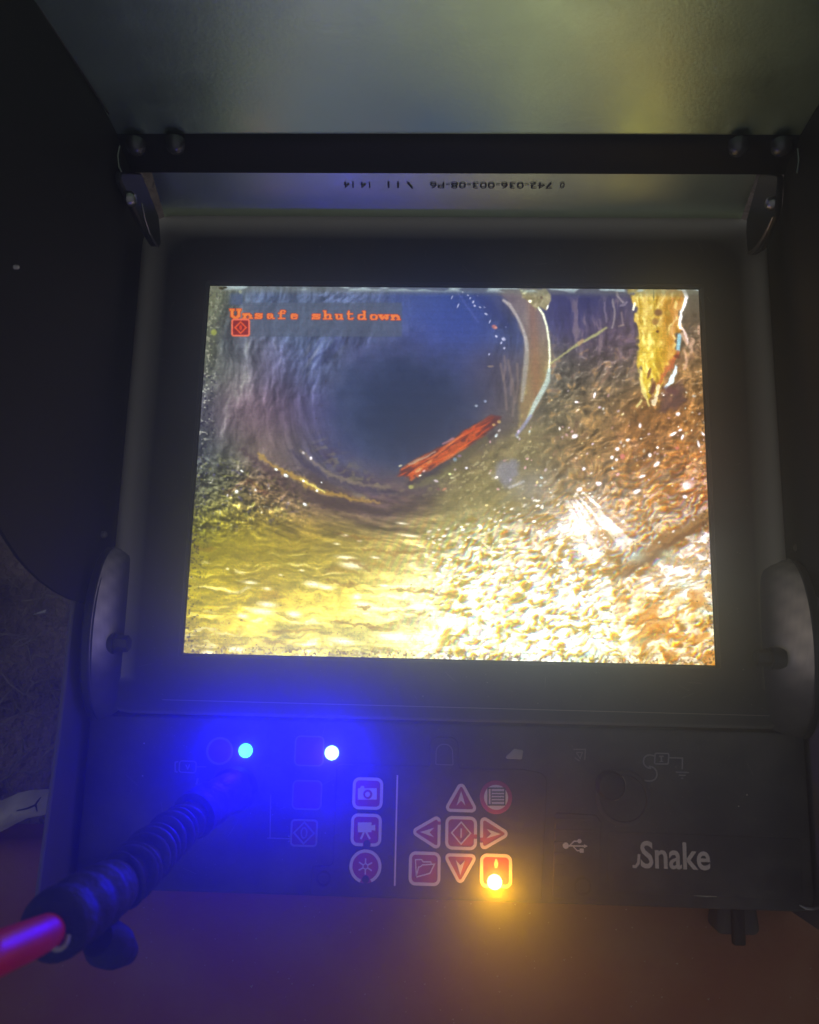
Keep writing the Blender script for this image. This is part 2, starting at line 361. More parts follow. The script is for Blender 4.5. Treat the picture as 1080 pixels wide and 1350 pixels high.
    mul(1 + floor_l * ((r1 - .5) * .16 + (r2 - .5) * .12 + (r3 - .5) * .26))
    fz = nz(11, 5, 5, 68, 3, wx, wy); mul(1 + floor_l * (fz - .5) * .22)
    mix(floor_l * ss(.60, .74, r1) * ss(.45, .62, r2) * ss(690, 760, Y) * .55, (250, 240, 205))
    mix(floor_l * ss(.36, .26, r1) * ss(.5, .4, r3) * .35, (176, 134, 46))
    # right floor: bright wet pebbles with dark gaps, colour fringes
    chan = []
    for ci, off in enumerate((-1.6, 0, 1.6)):
        xx = wx + off; yy = wy + off * .5
        a = nz(10.5, 4.8, -18, 71, 2, xx, yy); c = nz(5.5, 3.2, -26, 74, 2, xx, yy); d = nz(24, 11, -16, 77, 2, xx, yy)
        chan.append(a * .45 + c * .35 + d * .2)
    ch = np.stack(chan, -1)
    bright = ss(640, 760, Y + .18 * (X - 640))
    lo = ss(.49, .34, ch) * floor_r[..., None]; hi = ss(.47, .60, ch) * floor_r[..., None]
    img[:] = img * (1 - lo * (.22 + .30 * bright[..., None]) * np.array([.45, .6, 1.45]))
    img[:] = img + hi * (.14 + .36 * bright[..., None]) * (1.03 - img)
    mix(np.exp(-((X - 500) / 95.) ** 2 - ((Y - 662) / 20.) ** 2) * .45, (112, 84, 92))
    # thin sheet of moire lines
    mo = np.stack([np.sin((X * 1.0 + Y * .42) / 1.75 + k * 2.1) for k in range(3)], -1)
    img[:] = img * (1 + .045 * mo * (ss(450, 560, X) * ss(780, 660, X) * ss(650, 720, Y))[..., None])
    # right wall: brown mud with ochre mottling
    m1 = nz(16, 9, -35, 81, 3, wx, wy); m2 = nz(8, 6, -40, 84, 2, wx, wy); m3 = nz(8, 34, 6, 86, 3, wx, wy)
    mul(1 + np.clip(wall_r, 0, 1) * ((m1 - .5) * .7 + (m2 - .5) * .6))
    mix(np.clip(wall_r, 0, 1) * ss(.62, .8, m2) * .35, (214, 160, 92)); mix(np.clip(wall_r, 0, 1) * ss(.62, .78, m1) * .3, (118, 82, 70))
    wr2 = ss(630, 660, X) * ss(380, 430, Y) * ss(560, 500, Y)
    mul(1 + wr2 * (m3 - .5) * .7)
    mix(ss(735, 760, X) * ss(835, 815, X) * ss(385, 400, Y) * ss(480, 450, Y) * ss(.6, .74, m3) * .5, (160, 140, 140))
    # curved courses round the pipe mouth, dark throat
    pr = np.hypot((X - 540) / 1.12, (Y - 535)); pa = np.mod(np.degrees(np.arctan2(Y - 535, X - 540)), 360)
    pn = .6 * vn(pa / 14. + 40, (pr + 5 * jit0) / 5., 8) + .4 * vn(pa / 7. + 40, (pr + 5 * jit0) / 2.6, 9)
    ann = ss(98, 116, pr) * ss(215, 150, pr) * np.clip(ss(470, 430, X) + ss(560, 620, Y) * ss(690, 640, X), 0, 1)
    mul(1 + ann * (pn - .5) * .5)
    for rad_, w_, c_, a0_, a1_ in ((118, 3.5, (58, 52, 84), 95, 170), (133, 3, (150, 140, 118), 100, 150), (146, 5, (70, 56, 60), 92, 160), (163, 4, (84, 66, 58), 80, 150)):
        mix(np.exp(-((pr - rad_ + 6 * (jit0)) / w_) ** 2) * ss(a0_, a0_ + 14, pa) * ss(a1_, a1_ - 20, pa) * .55 * ss(.3, .6, nz(20, 8, 10, 58, 2)), c_)
    mix(ss(112, 30, pr + 34 * jit0) * .72, (44, 54, 80))
    rimd = np.hypot((X - 540) / 128., (Y - 535) / 112.); rimm = np.exp(-((rimd - 1.0) / .12) ** 2) * ss(560, 600, Y)
    mix(rimm * ss(.62, .4, nz(18, 7, 0, 57, 2)) * .45, (78, 66, 84)); mix(rimm * ss(.55, .72, nz(8, 5, -20, 59, 2)) * .4, (150, 140, 100))
    # fine wet relief: every surface is a height field lit from the upper left
    def relief(sx, sy, deg, k, d=1.6, octs=3):
        return (nz(sx, sy, deg, k, octs, wx + d, wy + d) - nz(sx, sy, deg, k, octs, wx - d * .6, wy - d))
    pat = ss(.35, .65, nz(60, 40, 0, 171, 3))                           # relief comes and goes in patches
    e1 = relief(26, 6, 4, 151, 1.6, 4); e2 = relief(7, 5, -30, 154, 1.2, 4); e3 = relief(7, 3.6, -24, 157, 1.2, 4)
    mul(1 + floor_l * (.35 + .65 * pat) * np.clip(e1 * .6, -.12, .14)); mix(floor_l * pat * ss(.16, .28, e1) * ss(690, 740, Y) * .4, (250, 244, 205))
    mul(1 + np.clip(wall_r, 0, 1) * (.3 + .7 * pat) * np.clip(e2 * .8, -.2, .25)); mix(np.clip(wall_r, 0, 1) * ss(.22, .32, e2) * .35, (240, 226, 206))
    mul(1 + floor_r * np.clip(e3 * .45, -.15, .2))
    mul(1 + ll * np.clip(relief(5, 4, 20, 160, 1.2) * 1.6, -.35, .5)); mul(1 + np.clip(wall_l, 0, 1) * ss(.8, 1.1, cdist) * np.clip(relief(6, 14, 12, 163) * .6, -.12, .15))
    lipm = ss(.0, 26, (X - 540) * .47 + (Y - 628) * .88) * ss(740, 690, X) * ss(535, 570, Y) * ss(560, 600, X + .0 * Y) * ss(700, 660, Y)
    ln = nz(15, 7, -33, 181, 3, wx, wy); lc = np.stack([.36 + .42 * ln, .33 + .38 * ln, .20 + .28 * ln], -1)
    mix(lipm * .6, lc); mix(lipm * ss(.66, .78, nz(6, 4, -30, 184, 2)) * .6, (196, 184, 140))
    # ---- strokes
    jit = [nz(6, 6, 0, 91, 2) - .5, nz(6, 6, 0, 95, 2) - .5, nz(9, 9, 0, 97, 2) - .5, nz(9, 9, 0, 99, 2) - .5]
    def near(poly, m):
        xs = [p[0] for p in poly]; ys = [p[1] for p in poly]
        return (X > min(xs) - m) & (X < max(xs) + m) & (Y > min(ys) - m) & (Y < max(ys) + m)
    def stroke(poly, w, col, al=1., soft=1.2, rough=0., taper=False):
        w1 = w if isinstance(w, (list, tuple)) else [w] * len(poly)
        k = near(poly, max(w1) + 8); x = X[k]; y = Y[k]
        if rough: x = x + rough * jit[0][k] * 2; y = y + rough * jit[1][k] * 2
        best = np.full(x.shape, 1e9)
        for (a, b, wa, wb) in zip(poly[:-1], poly[1:], w1[:-1], w1[1:]):
            dx, dy = b[0] - a[0], b[1] - a[1]; L = dx * dx + dy * dy + 1e-9
            t = np.clip(((x - a[0]) * dx + (y - a[1]) * dy) / L, 0, 1)
            d = np.hypot(x - a[0] - t * dx, y - a[1] - t * dy) - (wa + (wb - wa) * t) / 2
            best = np.minimum(best, d)
        m = al * (1 - ss(-soft * .6, soft, best))
        img[k] = img[k] * (1 - m[:, None]) + np.array(col) / 255. * m[:, None]
    def inside(poly, soft=1.5, rough=0.):
        kk = near(poly, soft + rough + 8); x = X[kk] + rough * jit[2][kk] * 2; y = Y[kk] + rough * jit[3][kk] * 2
        ins = np.zeros(x.shape, bool); best = np.full(x.shape, 1e9)
        n = len(poly)
        for i in range(n):
            (ax, ay), (bx, by) = poly[i], poly[(i + 1) % n]
            if ay != by: ins ^= ((ay > y) != (by > y)) & (x < (bx - ax) * (y - ay) / (by - ay) + ax)
            dx, dy = bx - ax, by - ay; L = dx * dx + dy * dy + 1e-9
            t = np.clip(((x - ax) * dx + (y - ay) * dy) / L, 0, 1)
            best = np.minimum(best, np.hypot(x - ax - t * dx, y - ay - t * dy))
        sd = np.where(ins, -best, best)
        out = np.zeros(X.shape, np.float32); out[kk] = 1 - ss(-soft, soft, sd)
        return out
    def dab(x, y, rx, ry, deg, col, al=1., edge=.5):
        w_ = RC.T @ np.array([(x - 540) / F_PX, (675 - y) / F_PX, -1.]); c_ = -RC.T @ TC; w_ = c_ - w_ * c_[2] / w_[2]
        ci = int((w_[0] / SCR_W + .5) * TW); cj = int((w_[1] / SCR_H + .5) * TH); rr_ = int((rx + ry + 3) * 2)
        sl = (slice(max(cj - rr_, 0), max(cj + rr_, 0)), slice(max(ci - rr_, 0), max(ci + rr_, 0)))
        u, v = rot(X[sl] - x, Y[sl] - y, rx, ry, deg)
        m = (al * (1 - ss(edge, 1.25, np.hypot(u, v))))[..., None]
        img[sl] = img[sl] * (1 - m) + np.array(col) / 255. * m
    # pipe joint ring, right
    ring = inside([(655,382),(668,397),(682,420),(692,448),(693,475),(688,505),(686,535),(688,555),(682,574),(696,556),(708,537),(722,500),(727,470),(724,440),(716,415),(704,396),(690,382)], 4.5, 3)
    shade = np.clip((X - 655 - (Y - 382) * .30) / 60., 0, 1)
    rc = np.stack([.50 + .16 * m3 + .1 * ss(400, 500, Y), .44 + .15 * m3 + .06 * ss(400, 500, Y), .46 + .06 * m3 - .10 * ss(400, 500, Y)], -1)
    mix(ring * .72, rc)
    mix(ring * ss(470, 500, Y) * ss(.5, .7, m3) * .35, (196, 190, 120)); mix(ring * np.exp(-((X - 704 - (Y - 440) * .05) / 7.) ** 2) * .35, (168, 112, 84))
    stroke([(664,396),(672,402),(680,414),(688,430),(693,446),(695,462)], [3,4,3,3,4,3], (205, 196, 190), .8, 2)
    stroke([(695,452),(694,475),(691,505),(688,528)], [3,6,5,3], (176, 172, 165), .75, 2.5)
    stroke([(709,404),(716,414),(721,430),(724,450),(725,470),(724,488)], [2.5,3,2.5,2.5,2.5,2.5], (240, 244, 214), .95, 1.5)
    stroke([(724,488),(722,502),(715,516),(706,532),(700,545),(694,556)], [4,6,6,6,4,2], (196, 214, 205), .9, 2)
    stroke([(700,548),(690,562),(681,574)], [3,4,3], (158, 160, 190), .8, 2)
    # flap at the top of the ring
    fl = inside([(684,381),(688,392),(700,399),(706,408),(712,405),(720,409),(724,400),(727,390),(720,381)], 1.5, 2)
    mix(fl * .9, np.stack([.66 + .3 * (m2 - .5), .62 + .3 * (m2 - .5), .46 + .3 * (m2 - .5)], -1))
    for a in ((692,386,4,2,-30,(250,248,190)),(699,397,3,2.5,0,(255,250,220)),(722,405,1.6,4,20,(250,250,235)),(706,385,3,2,0,(120,100,70)),(688,383,2,1.4,0,(235,240,190)),(714,392,2.6,1.6,40,(118,100,80))): dab(*a)
    # chain of wet sparkles left of the ring
    for a in ((610,385,1.6,1.6),(617,389,2,1.4),(620,393,1.5,2),(624,398,2,3),(626,403,2.4,2),(633,405,2.6,1.4),(639,405,2.2,1.2),(641,414,3.4,2),(646,424,1.2,4),(664,447,4,3.4),(655,444,1.6,2),(661,452,1.8,3),(654,443,2,2),(665,459,2,2.4),(667,431,1.4,1.2),(645,467,1.6,2),(630,390,1,1),(596,392,1,4),(604,403,1.2,5)):
        dab(a[0], a[1], a[2] * .8, a[3] * .8, 25, (215, 218, 244), .85)
    dab(652, 431, 4.2, 3, 30, (200, 128, 122), .9); dab(654, 432, 2, 1.5, 0, (236, 170, 150), .9); dab(647, 483, 5, 1.5, 0, (150, 132, 120), .8)
    stroke([(604,386),(616,404),(630,424)], 2, (92, 104, 170), .6, 2)
    for a in ((628,384,648,412),(646,400,668,428)): stroke([(a[0],a[1]),(a[2],a[3])], 8, (58, 66, 118), .45, 4)
    for x0, y0, x1, y1 in ((665,470,664,500),(670,475,674,520),(682,480,680,530),(660,480,668,540),(676,500,676,548)):
        stroke([(x0,y0),((x0+x1)/2+2,(y0+y1)/2),(x1,y1)], 2.4, (150, 132, 124), .5, 2)
    # thin root across the wall
    stroke([(727,478),(745,466),(764,452),(771,449),(784,442),(800,432)], [2,2,4,2.5,3.5,2], (188, 186, 132), .85, 1.5, 1)
    stroke([(764,453),(768,449)], 4, (192, 158, 118), .7, 2)
    for poly, c in (([(797,400),(798,412),(800,424)],(140,128,150)),([(808,395),(810,412),(808,432)],(168,158,160)),([(813,384),(815,392),(822,399)],(178,165,170)),([(818,403),(824,402),(826,398)],(160,150,165)),([(820,412),(822,428)],(150,132,140)),([(816,430),(822,428)],(170,150,140))):
        stroke(poly, 2.2, c, .75, 1.5, 1.5)
    # torn yellow flap hanging into the pipe
    yel = inside([(829,379),(834,394),(836,402),(840,408),(841,430),(842,460),(841,480),(846,500),(849,520),(853,533),(856,520),(858,500),(862,498),(863,520),(866,530),(873,512),(876,500),(872,492),(880,488),(890,474),(894,462),(893,440),(896,420),(900,400),(905,388),(904,379)], 1.8, 6)
    yv = nz(7, 30, -4, 103, 3, wx, wy); yv2 = nz(5, 9, 0, 107, 2, wx, wy)
    yc = np.stack([.86 + .30 * (yv - .5) + .15 * (yv2 - .5), .74 + .34 * (yv - .5) + .2 * (yv2 - .5) - .10 * ss(860, 890, X), .36 + .5 * (yv - .5) + .3 * (yv2 - .5) - .10 * ss(420, 480, Y)], -1)
    mix(yel, np.clip(yc, 0, 1))
    mix(yel * ss(.60, .78, yv2) * .55, (244, 236, 150)); mix(yel * ss(.40, .28, yv) * .6, (172, 132, 48))
    for a in ((868,412,6,5,0,(120,80,60),.8),(864,424,5,5,20,(140,92,70),.55),(867,437,2,2,0,(92,50,40),.9),(862,388,1,9,0,(110,105,60),.7),(853,388,2,8,0,(245,225,150),.5),(878,392,9,5,0,(236,200,110),.4)): dab(*a)
    stroke([(902,382),(905,392),(903,402),(898,412),(897,424),(897,432)], [4,5,3.5,3.5,3.5,3], (255, 250, 244), .95, 1.3, 1)
    stroke([(900,432),(904,442),(907,452)], [3,4,3], (255, 226, 214), .9, 1.4, 1.5)
    stroke([(837,400),(835,408)], 3, (248, 246, 220), .9, 1.3)
    stroke([(896,442),(894,462)], [5,4.5], (165, 214, 226), .95, 1.3)
    stroke([(893,466),(884,482),(876,492),(868,506)], [4,6,5,4], (206, 110, 70), .8, 2, 3)
    stroke([(845,488),(846,505),(852,524),(856,534)], [3,4,4,2], (240, 222, 140), .85, 1.5, 2)
    stroke([(868,508),(866,520),(862,532)], [4,4,5], (244, 232, 196), .85, 1.5, 2)
    stroke([(846,528),(840,536)], [3,2.5], (238, 224, 150), .85, 1.5, 1)
    stroke([(891,484),(888,494),(884,504),(878,512)], [4,5,6,4], (222, 238, 244), .95, 1.4, 2)
    for poly in (([(912,446),(910,458)]),([(903,462),(906,476),(902,486)]),([(922,430),(921,440)]),([(914,448),(912,464)]),([(899,440),(906,454)])): stroke(poly, 3, (232, 190, 160), .75, 1.5, 1.5)
    for a in ((862,510,3,9),(856,492,2,8),(893,470,5,3),(885,515,10,5)): dab(a[0], a[1], a[2], a[3], 15, (108, 52, 44), .7)
    mix(inside([(866,540),(876,514),(900,500),(905,530),(890,545)], 5, 6) * .55, (92, 66, 84))
    # red-orange stick lying at the pipe mouth
    tip = inside([(524,627),(530,617),(552,604),(590,584),(625,561),(648,549),(660,550),(652,562),(628,581),(598,601),(568,618),(545,629)], 3.2, 1.8)
    stroke([(540,636),(575,624),(610,602),(650,572)], [6,9,9,6], (58, 48, 56), .55, 5, 3); mix(tip * .85, (118, 50, 40)); mix(tip * ss(620, 655, X) * .7, (92, 50, 60))
    sn = nz(26, 3.2, -31, 113, 2)
    mix(tip * ss(.42, .62, sn) * ss(665, 620, X) * .9, (222, 92, 36)); mix(tip * ss(.62, .76, sn) * ss(650, 600, X) * .8, (250, 150, 84))
    stroke([(542,629),(566,612),(592,596),(612,584),(632,568)], [6,7,7,6,3], (236, 108, 40), .7, 2.5, 4)
    stroke([(540,612),(556,605),(574,596)], [1.5,2.5,1.5], (238, 196, 160), .8, 1.3, 1)
    stroke([(584,585),(598,578)], [2,2.5], (214, 150, 150), .8, 1.4, 1)
    for a in ((552,620,6,2.4,-32,(252,170,110)),(566,609,5,2,-32,(248,150,80)),(559,621,2.5,1.6,-30,(250,196,190)),(528,614,3,1.6,-20,(232,226,190)),(554,627,2.6,1.5,-10,(252,246,220)),(600,606,3,3,0,(130,160,205)),(575,634,3.6,2,20,(226,210,232)),(593,625,2.6,2,0,(226,236,170)),(615,617,2.4,2,0,(232,228,236)),(596,630,3,1.4,0,(210,206,160)),(606,601,3,2,0,(140,110,170)),(600,619,1.8,1.8,0,(206,180,200)),(542,642,4,3,0,(176,174,108)),(586,645,4,2,-30,(190,138,110)),(578,645,2.4,2,0,(120,86,90)),(628,535,2.4,2,0,(160,170,190)),(640,529,2.4,2,0,(150,160,190)),(658,556,3,2.4,0,(190,160,110)),(651,560,2.6,2,0,(196,160,110))): dab(*a)
    stroke([(548,640),(580,628),(612,600),(640,580)], [6,8,10,6], (150, 146, 82), .35, 5, 4)
    # arcs of the pipe joint, lower left
    stroke([(396,594),(404,600),(412,608),(424,618),(436,627),(452,633),(480,640),(515,641)], [2,2.5,3,2.5,4,5,4,3], (146, 132, 112), .65, 2.5, 2.5)
    dab(400,597,2.6,2,40,(210,200,195)); dab(410,604,2.2,2.6,0,(245,240,240))
    stroke([(318,592),(342,612),(372,634),(408,654),(446,668),(500,676),(548,668)], [3,9,11,11,10,8,4], (66, 50, 58), .5, 5, 5)
    stroke([(386,596),(408,616),(436,634),(470,646),(520,650)], [2,6,8,8,4], (58, 54, 84), .45, 4, 4)
    stroke([(340,598),(352,607),(364,617),(380,625),(398,632),(410,641),(424,648),(440,652),(462,657),(500,662)], [2,3,3.5,5,6,7,6,5,3,1], (196, 158, 74), .75, 3, 4)
    stroke([(396,631),(410,639),(428,648)], [2,3,2], (240, 226, 128), .8, 1.5, 2)
    for a in ((364,619,3,2),(377,627,4,2.6),(400,634,2,2),(418,647,2.4,2),(319,621,3,1.6),(312,648,3,3),(337,646,2,2),(402,665,3.6,2.4),(300,653,1.6,2),(424,636,1.6,1.2)): dab(a[0], a[1], a[2], a[3], 30, (238, 244, 240), .95)
    stroke([(300,650),(330,632),(350,652)], 3, (150, 80, 60), .3, 4, 4)
    # bluish patch on the mud and pale smear
    mix(inside([(650,626),(657,612),(676,606),(684,608),(683,628),(672,642),(660,638)], 5, 5) * .6, (148, 148, 176))
    mix(np.exp(-((X - 700) ** 2 / 900. + (Y - 640) ** 2 / 500.)) * .35, (160, 158, 178))
    stroke([(672,643),(690,635)], 3, (206, 204, 206), .7, 2, 1)
    # fan of light on the right floor
    ang = np.degrees(np.arctan2(Y - 610, X - 725)); rad = np.hypot(X - 725, Y - 610)
    fan = ss(30, 44, ang) * ss(74, 60, ang) * ss(45, 75, rad) * ss(165, 120, rad)
    fanl = vn(ang / 2.6, rad / 60., 5)
    mix(np.exp(-((X - 775) ** 2 / 1300. + (Y - 700) ** 2 / 900.)) * .55, (255, 246, 240)); mix(fan * ss(.35, .7, fanl) * .9, (255, 246, 240)); mix(fan * ss(.4, .2, fanl) * .35, (196, 130, 70))
    # dark groove at lower right and the pale bank below it
    grv = [(945,676),(920,690),(890,708),(862,726),(840,742),(822,756)]
    stroke(grv, [16,18,18,16,14,6], (158, 116, 66), .85, 5, 5); stroke([(p[0]+3,p[1]+4) for p in grv], [5,6,7,7,5,3], (118, 80, 44), .75, 3, 4)
    bank = inside([(945,692),(900,722),(862,748),(840,764),(850,776),(900,790),(945,810)], 5, 6)
    img[:] = img * (1 - .5 * bank[..., None]) + .5 * bank[..., None] * np.array([.92, .83, .74]); mix(bank * ss(.5, .62, ch[..., 1]) * .7, (250, 248, 240))
    for a in ((840,735),(930,800),(690,862),(900,770),(850,845),(786,862),(762,872),(880,732),(940,808)):
        mix(np.exp(-((X - a[0]) ** 2 / 180. + (Y - a[1]) ** 2 / 60.)) * .45, (196, 232, 228))
    org = ss(800, 830, X) * ss(760, 790, Y); on = nz(22, 8, -28, 121, 2, wx, wy)
    mix(org * ss(.5, .66, on) * .65, (226, 150, 52)); mix(org * ss(.42, .3, on) * .5, (250, 240, 205))
    # sparkles scattered over the wet mud (right)
    rr = np.random.RandomState(21)
    for k in range(230):
        x = rr.uniform(640, 935); y = rr.uniform(515, 720)
        if y < 470 + .35 * abs(850 - x) or (y < 560 and x < 720): continue
        s = rr.uniform(.7, 2.0) * (1.3 if rr.rand() < .15 else 1)
        c = [(250,244,236),(232,214,238),(240,190,196),(244,224,160),(220,236,240)][rr.randint(5)]
        dab(x, y, s * 1.5, s, -30 + rr.randn() * 25, c, rr.uniform(.45, .95))
    for a in ((758,575,5,3.4,-20),(784,521,2,5,15),(844,561,2.4,4,0),(828,580,3.4,2.4,-20),(814,592,3.4,3,0),(807,603,2.8,3,0),(813,606,2.6,2.4,0),(888,572,6,2.4,-30),(897,567,3.4,2,-20),(900,576,2,4.5,20),(894,546,3.6,3,0),(857,600,3,3.4,0),(867,590,2.4,2.2,0),(866,612,6,3,-38),(847,628,6,2.2,-20),(921,585,2,6,-15),(770,618,3,3,0),(790,638,4.4,3,-20),(906,640,7,6,0),(903,655,4,3,0),(927,572,4,2,50),(788,637,3,2.6,0),(764,645,5,3,-30),(840,648,6,3,-30),(760,530,3,2,0)):
        dab(*a, (250, 240, 244), .95)
    dab(821, 602, 4, 4, 0, (224, 130, 122), .85); dab(893, 591, 3, 2.4, 0, (232, 130, 130), .7); dab(911, 637, 6, 8, 0, (240, 190, 180), .5)
    # sparkles on the mid floor
    for k in range(260):
        x = rr.uniform(560, 800); y = rr.uniform(650, 770)
        if y < 700 - .28 * (x - 560): continue
        s = rr.uniform(.8, 2.2)
        dab(x, y, s * 2.0, s, -15 + rr.randn() * 15, (255, 252, 244), rr.uniform(.4, .95))
    # foam crests on the muddy water (left)
    for a in ((455,706,7,2.2),(444,717,6,1.6),(474,713,4,1.6),(456,735,16,3.2),(464,745,20,6),(412,770,14,5),(430,774,14,4),(330,768,13,3),(352,776,8,2.4),(352,797,16,5),(344,806,22,5),(320,812,10,4),(470,787,8,4),(480,797,16,4),(506,772,8,2),(312,856,14,4),(275,860,12,3),(495,735,8,2),(398,752,5,1.6),(530,690,10,2),(540,706,16,2.5),(370,758,4,1.5),(300,750,3,2),(388,810,12,5),(560,800,20,5),(600,820,26,6),(520,840,28,7),(450,845,22,5)):
        dab(a[0], a[1], a[2] * 1.1, a[3] * 1.15, 6, (254, 246, 218), .8, .1)
    for a in ((455,738,470,742,486,752),(430,765,455,770,470,771),(515,776,560,780,600,786),(438,820,470,822,500,828),(478,723,520,730,560,726),(470,798,482,800,490,798),(440,702,470,708,505,710)):
        stroke([(a[0],a[1]),(a[2],a[3]),(a[4],a[5])], [1.5,3.5,1.5], (150, 108, 44), .55, 2.5, 4)
    # vignetting of the panel edges, dirt grains in the corners
    gr = rr.rand(*X.shape)
    el = ss(9, 1.5, mx * 1000 + SCR_W * 500); eb = ss(4.5, .8, my * 1000 + SCR_H * 500); et = ss(4.5, 1.0, SCR_H * 500 - my * 1000); er = ss(5, 1, SCR_W * 500 - mx * 1000)
    gn = nz(2.4, 2.4, 0, 131, 2); gn2 = nz(3.0, 3.0, 0, 135, 2)
    mix(el * ss(.62, .74, gn) * .7, (40, 36, 60)); mix(el * ss(.66, .78, gn2) * ss(620, 560, Y) * .8, (208, 210, 196)); mix(el * ss(520, 440, Y) * .5, (120, 122, 92))
    mix(eb * ss(.58, .72, gn) * .6, (104, 76, 40)); mix(eb * ss(.62, .75, gn2) * .5, (250, 250, 235)); mix(er * ss(.62, .75, gn) * .6, (70, 50, 30))
    mix(et * .55, (128, 132, 118)); mix(ss(2.6, .6, SCR_H * 500 - my * 1000) * ss(.45, .6, nz(26, 9, 0, 138, 2)) * .8, (186, 204, 206))
    for k in range(120):
        x = rr.uniform(246, 940); y = rr.uniform(680, 874) if rr.rand() < .8 else rr.uniform(500, 680)
        dab(x, y, rr.uniform(.5, .9), rr.uniform(.5, .9), 0, (60, 34, 10), .8)
    dab(282, 438, 4, 4.2, 0, (160, 168, 92), .95, .7); dab(292, 380, 4, 1.6, 10, (58, 52, 30), .9); dab(297, 379, 3, 1.4, 0, (44, 40, 24), .9); dab(317, 385, 2.4, 3, -20, (176, 186, 160), .8)
    # the small camera's own strong colours
    lum = img.mean(-1, keepdims=True)
    img[:] = np.clip((lum + (img - lum) * 1.06 - .47) * 1.08 + .455, 0, 1)
    mix(np.exp(-(((X - 535) / 62.) ** 2 + ((Y - 560) / 56.) ** 2) ** 1.3) * .45, (38, 50, 74))
    # ---- message box
    box = ss(319, 322, X) * ss(531, 529, X) * ss(398, 400, Y) * ss(444.5, 443, Y)
    mix(box * .7, (84, 94, 112))
    mix(ss(384, 390, Y) * ss(404, 400, Y) * ss(300, 306, X) * ss(322, 318, X) * .5, (80, 100, 150))
    G = {
     'U': "####..####/####..####/.##....##./.##....##./.##....##./.##....##./.##....##./.##....##./.###..###./..######../...####...",
     'n': "/////##.####../########../.###..###./.##....##./.##....##./####..####",
     's': "/////.######.#/##....###./.#####..../....#####./###....##./#.######..",
     'a': "/////..#####../.##...##../...#####../.##...##../.##..###../..###..###",
     'f': "/...#####../..##...##./..##....../########../..##....../..##....../..##....../..##....../..##....../########..",
     'e': "/////..#####../.##....##./.########./.##......./.##....##./..######..",
     'h': "/.###....../..##....../..##....../..##....../..##.###../..###..##./..##...##./..##...##./..##...##./.####.####",
     'u': "/////.###.####./..##...##./..##...##./..##...##./..##..###./...###.###",
     't': "/////" , 'd': "", 'o': "/////..#####../.##....##./.##....##./.##....##./.##....##./..######..",
     'w': "/////####..####/.##..#.##./.##.##.##./..##.####./..###.###./...#...#.."}
    G['t'] = "/...#....../..##....../..##....../.#######../..##....../..##....../..##....../..##....../..##...##./...#####.."
    G['t'] = "/" + "..#......./.##......./.##......./#######.../.##......./.##......./.##......./.##......./.##...##../..#####..."
    G['d'] = "/......###./.......##./.......##./.......##./..#######./.##....##./.##....##./.##....##./.##...###./..#####.##"
    lay = [('U',303,15),('n',320,13),('s',336,11),('a',351,11),('f',367,11),('e',382.5,11),('s',411.5,12),('h',425,13),('u',440.5,12),('t',457.5,11),('d',470.5,12.5),('o',487,12),('w',499,14.5),('n',515.5,12.5)]
    msk = np.zeros(X.shape)
    for chh, x0, w in lay:
        rows = G[chh].split('/')
        rows = [r for r in rows]
        rows = (['' for _ in range(11 - len(rows))] + rows)[-11:]
        if chh in 'nsaeuow': rows = [''] * 5 + [r for r in G[chh].split('/') if r][-6:]
        slope = (x0 - 303) * .009
        v = (Y - (407.2 + slope)) / 12.6 * 11; u = (X - x0) / w * 10
        iu = np.floor(u).astype(int); iv = np.floor(v).astype(int)
        for j, row in enumerate(rows):
            for i, c in enumerate(row):
                if c == '#':
                    dd = np.maximum(abs(u - i - .5) - .5, abs(v - j - .5) - .5)
                    k = dd < 1.2
                    msk[k] = np.maximum(msk[k], 1 - ss(-.35, 1.15, dd[k]))
    mix(ss(.02, .40, msk) * .9, (214, 44, 16)); mix(ss(.45, .85, msk), (255, 138, 56))
    # ---- icon under the message: a power sign in a diamond in a rounded square
    ix, iy = 317.3, 431.8
    def sq(r, c): dx = np.maximum(abs(X - ix) - (r - c), 0); dy = np.maximum(abs(Y - iy) * 1.06 - (r - c), 0); return np.hypot(dx, dy) - c
    d0 = sq(12.2, 3.5)
    mix(1 - ss(-.4, .8, d0), (140, 34, 34)); mix((1 - ss(-.2, .9, d0)) * ss(-2.6, -1.7, d0), (255, 120, 84))
    dm = abs(X - ix) + abs(Y - iy)
    mix((1 - ss(8.3, 9.3, dm)) * ss(5.6, 6.4, dm), (236, 92, 40)); dab(ix, iy, 1.9, 3.6, 0, (226, 72, 30), .95, .7)
    # the picture of the small camera is soft
    for _ in range(2):
        pd = np.pad(img, ((1, 1), (1, 1), (0, 0)), 'edge')
        bl = (pd[:-2, 1:-1] + pd[2:, 1:-1] + pd[1:-1, :-2] + pd[1:-1, 2:] + 2 * pd[1:-1, 1:-1]) / 6
        img[:] = bl * .8 + img * .2
    # chroma grain of the panel
    img[:] = img * (1 + .09 * (rr.rand(*img.shape) - .5) + .16 * (nz(1.9, 1.9, 0, 141, 2) - .5)[..., None]) * (1 + .035 * np.sign(np.sin(gy * TH * math.pi / 1.5)))[..., None]
    return np.clip(img, 0, 1)
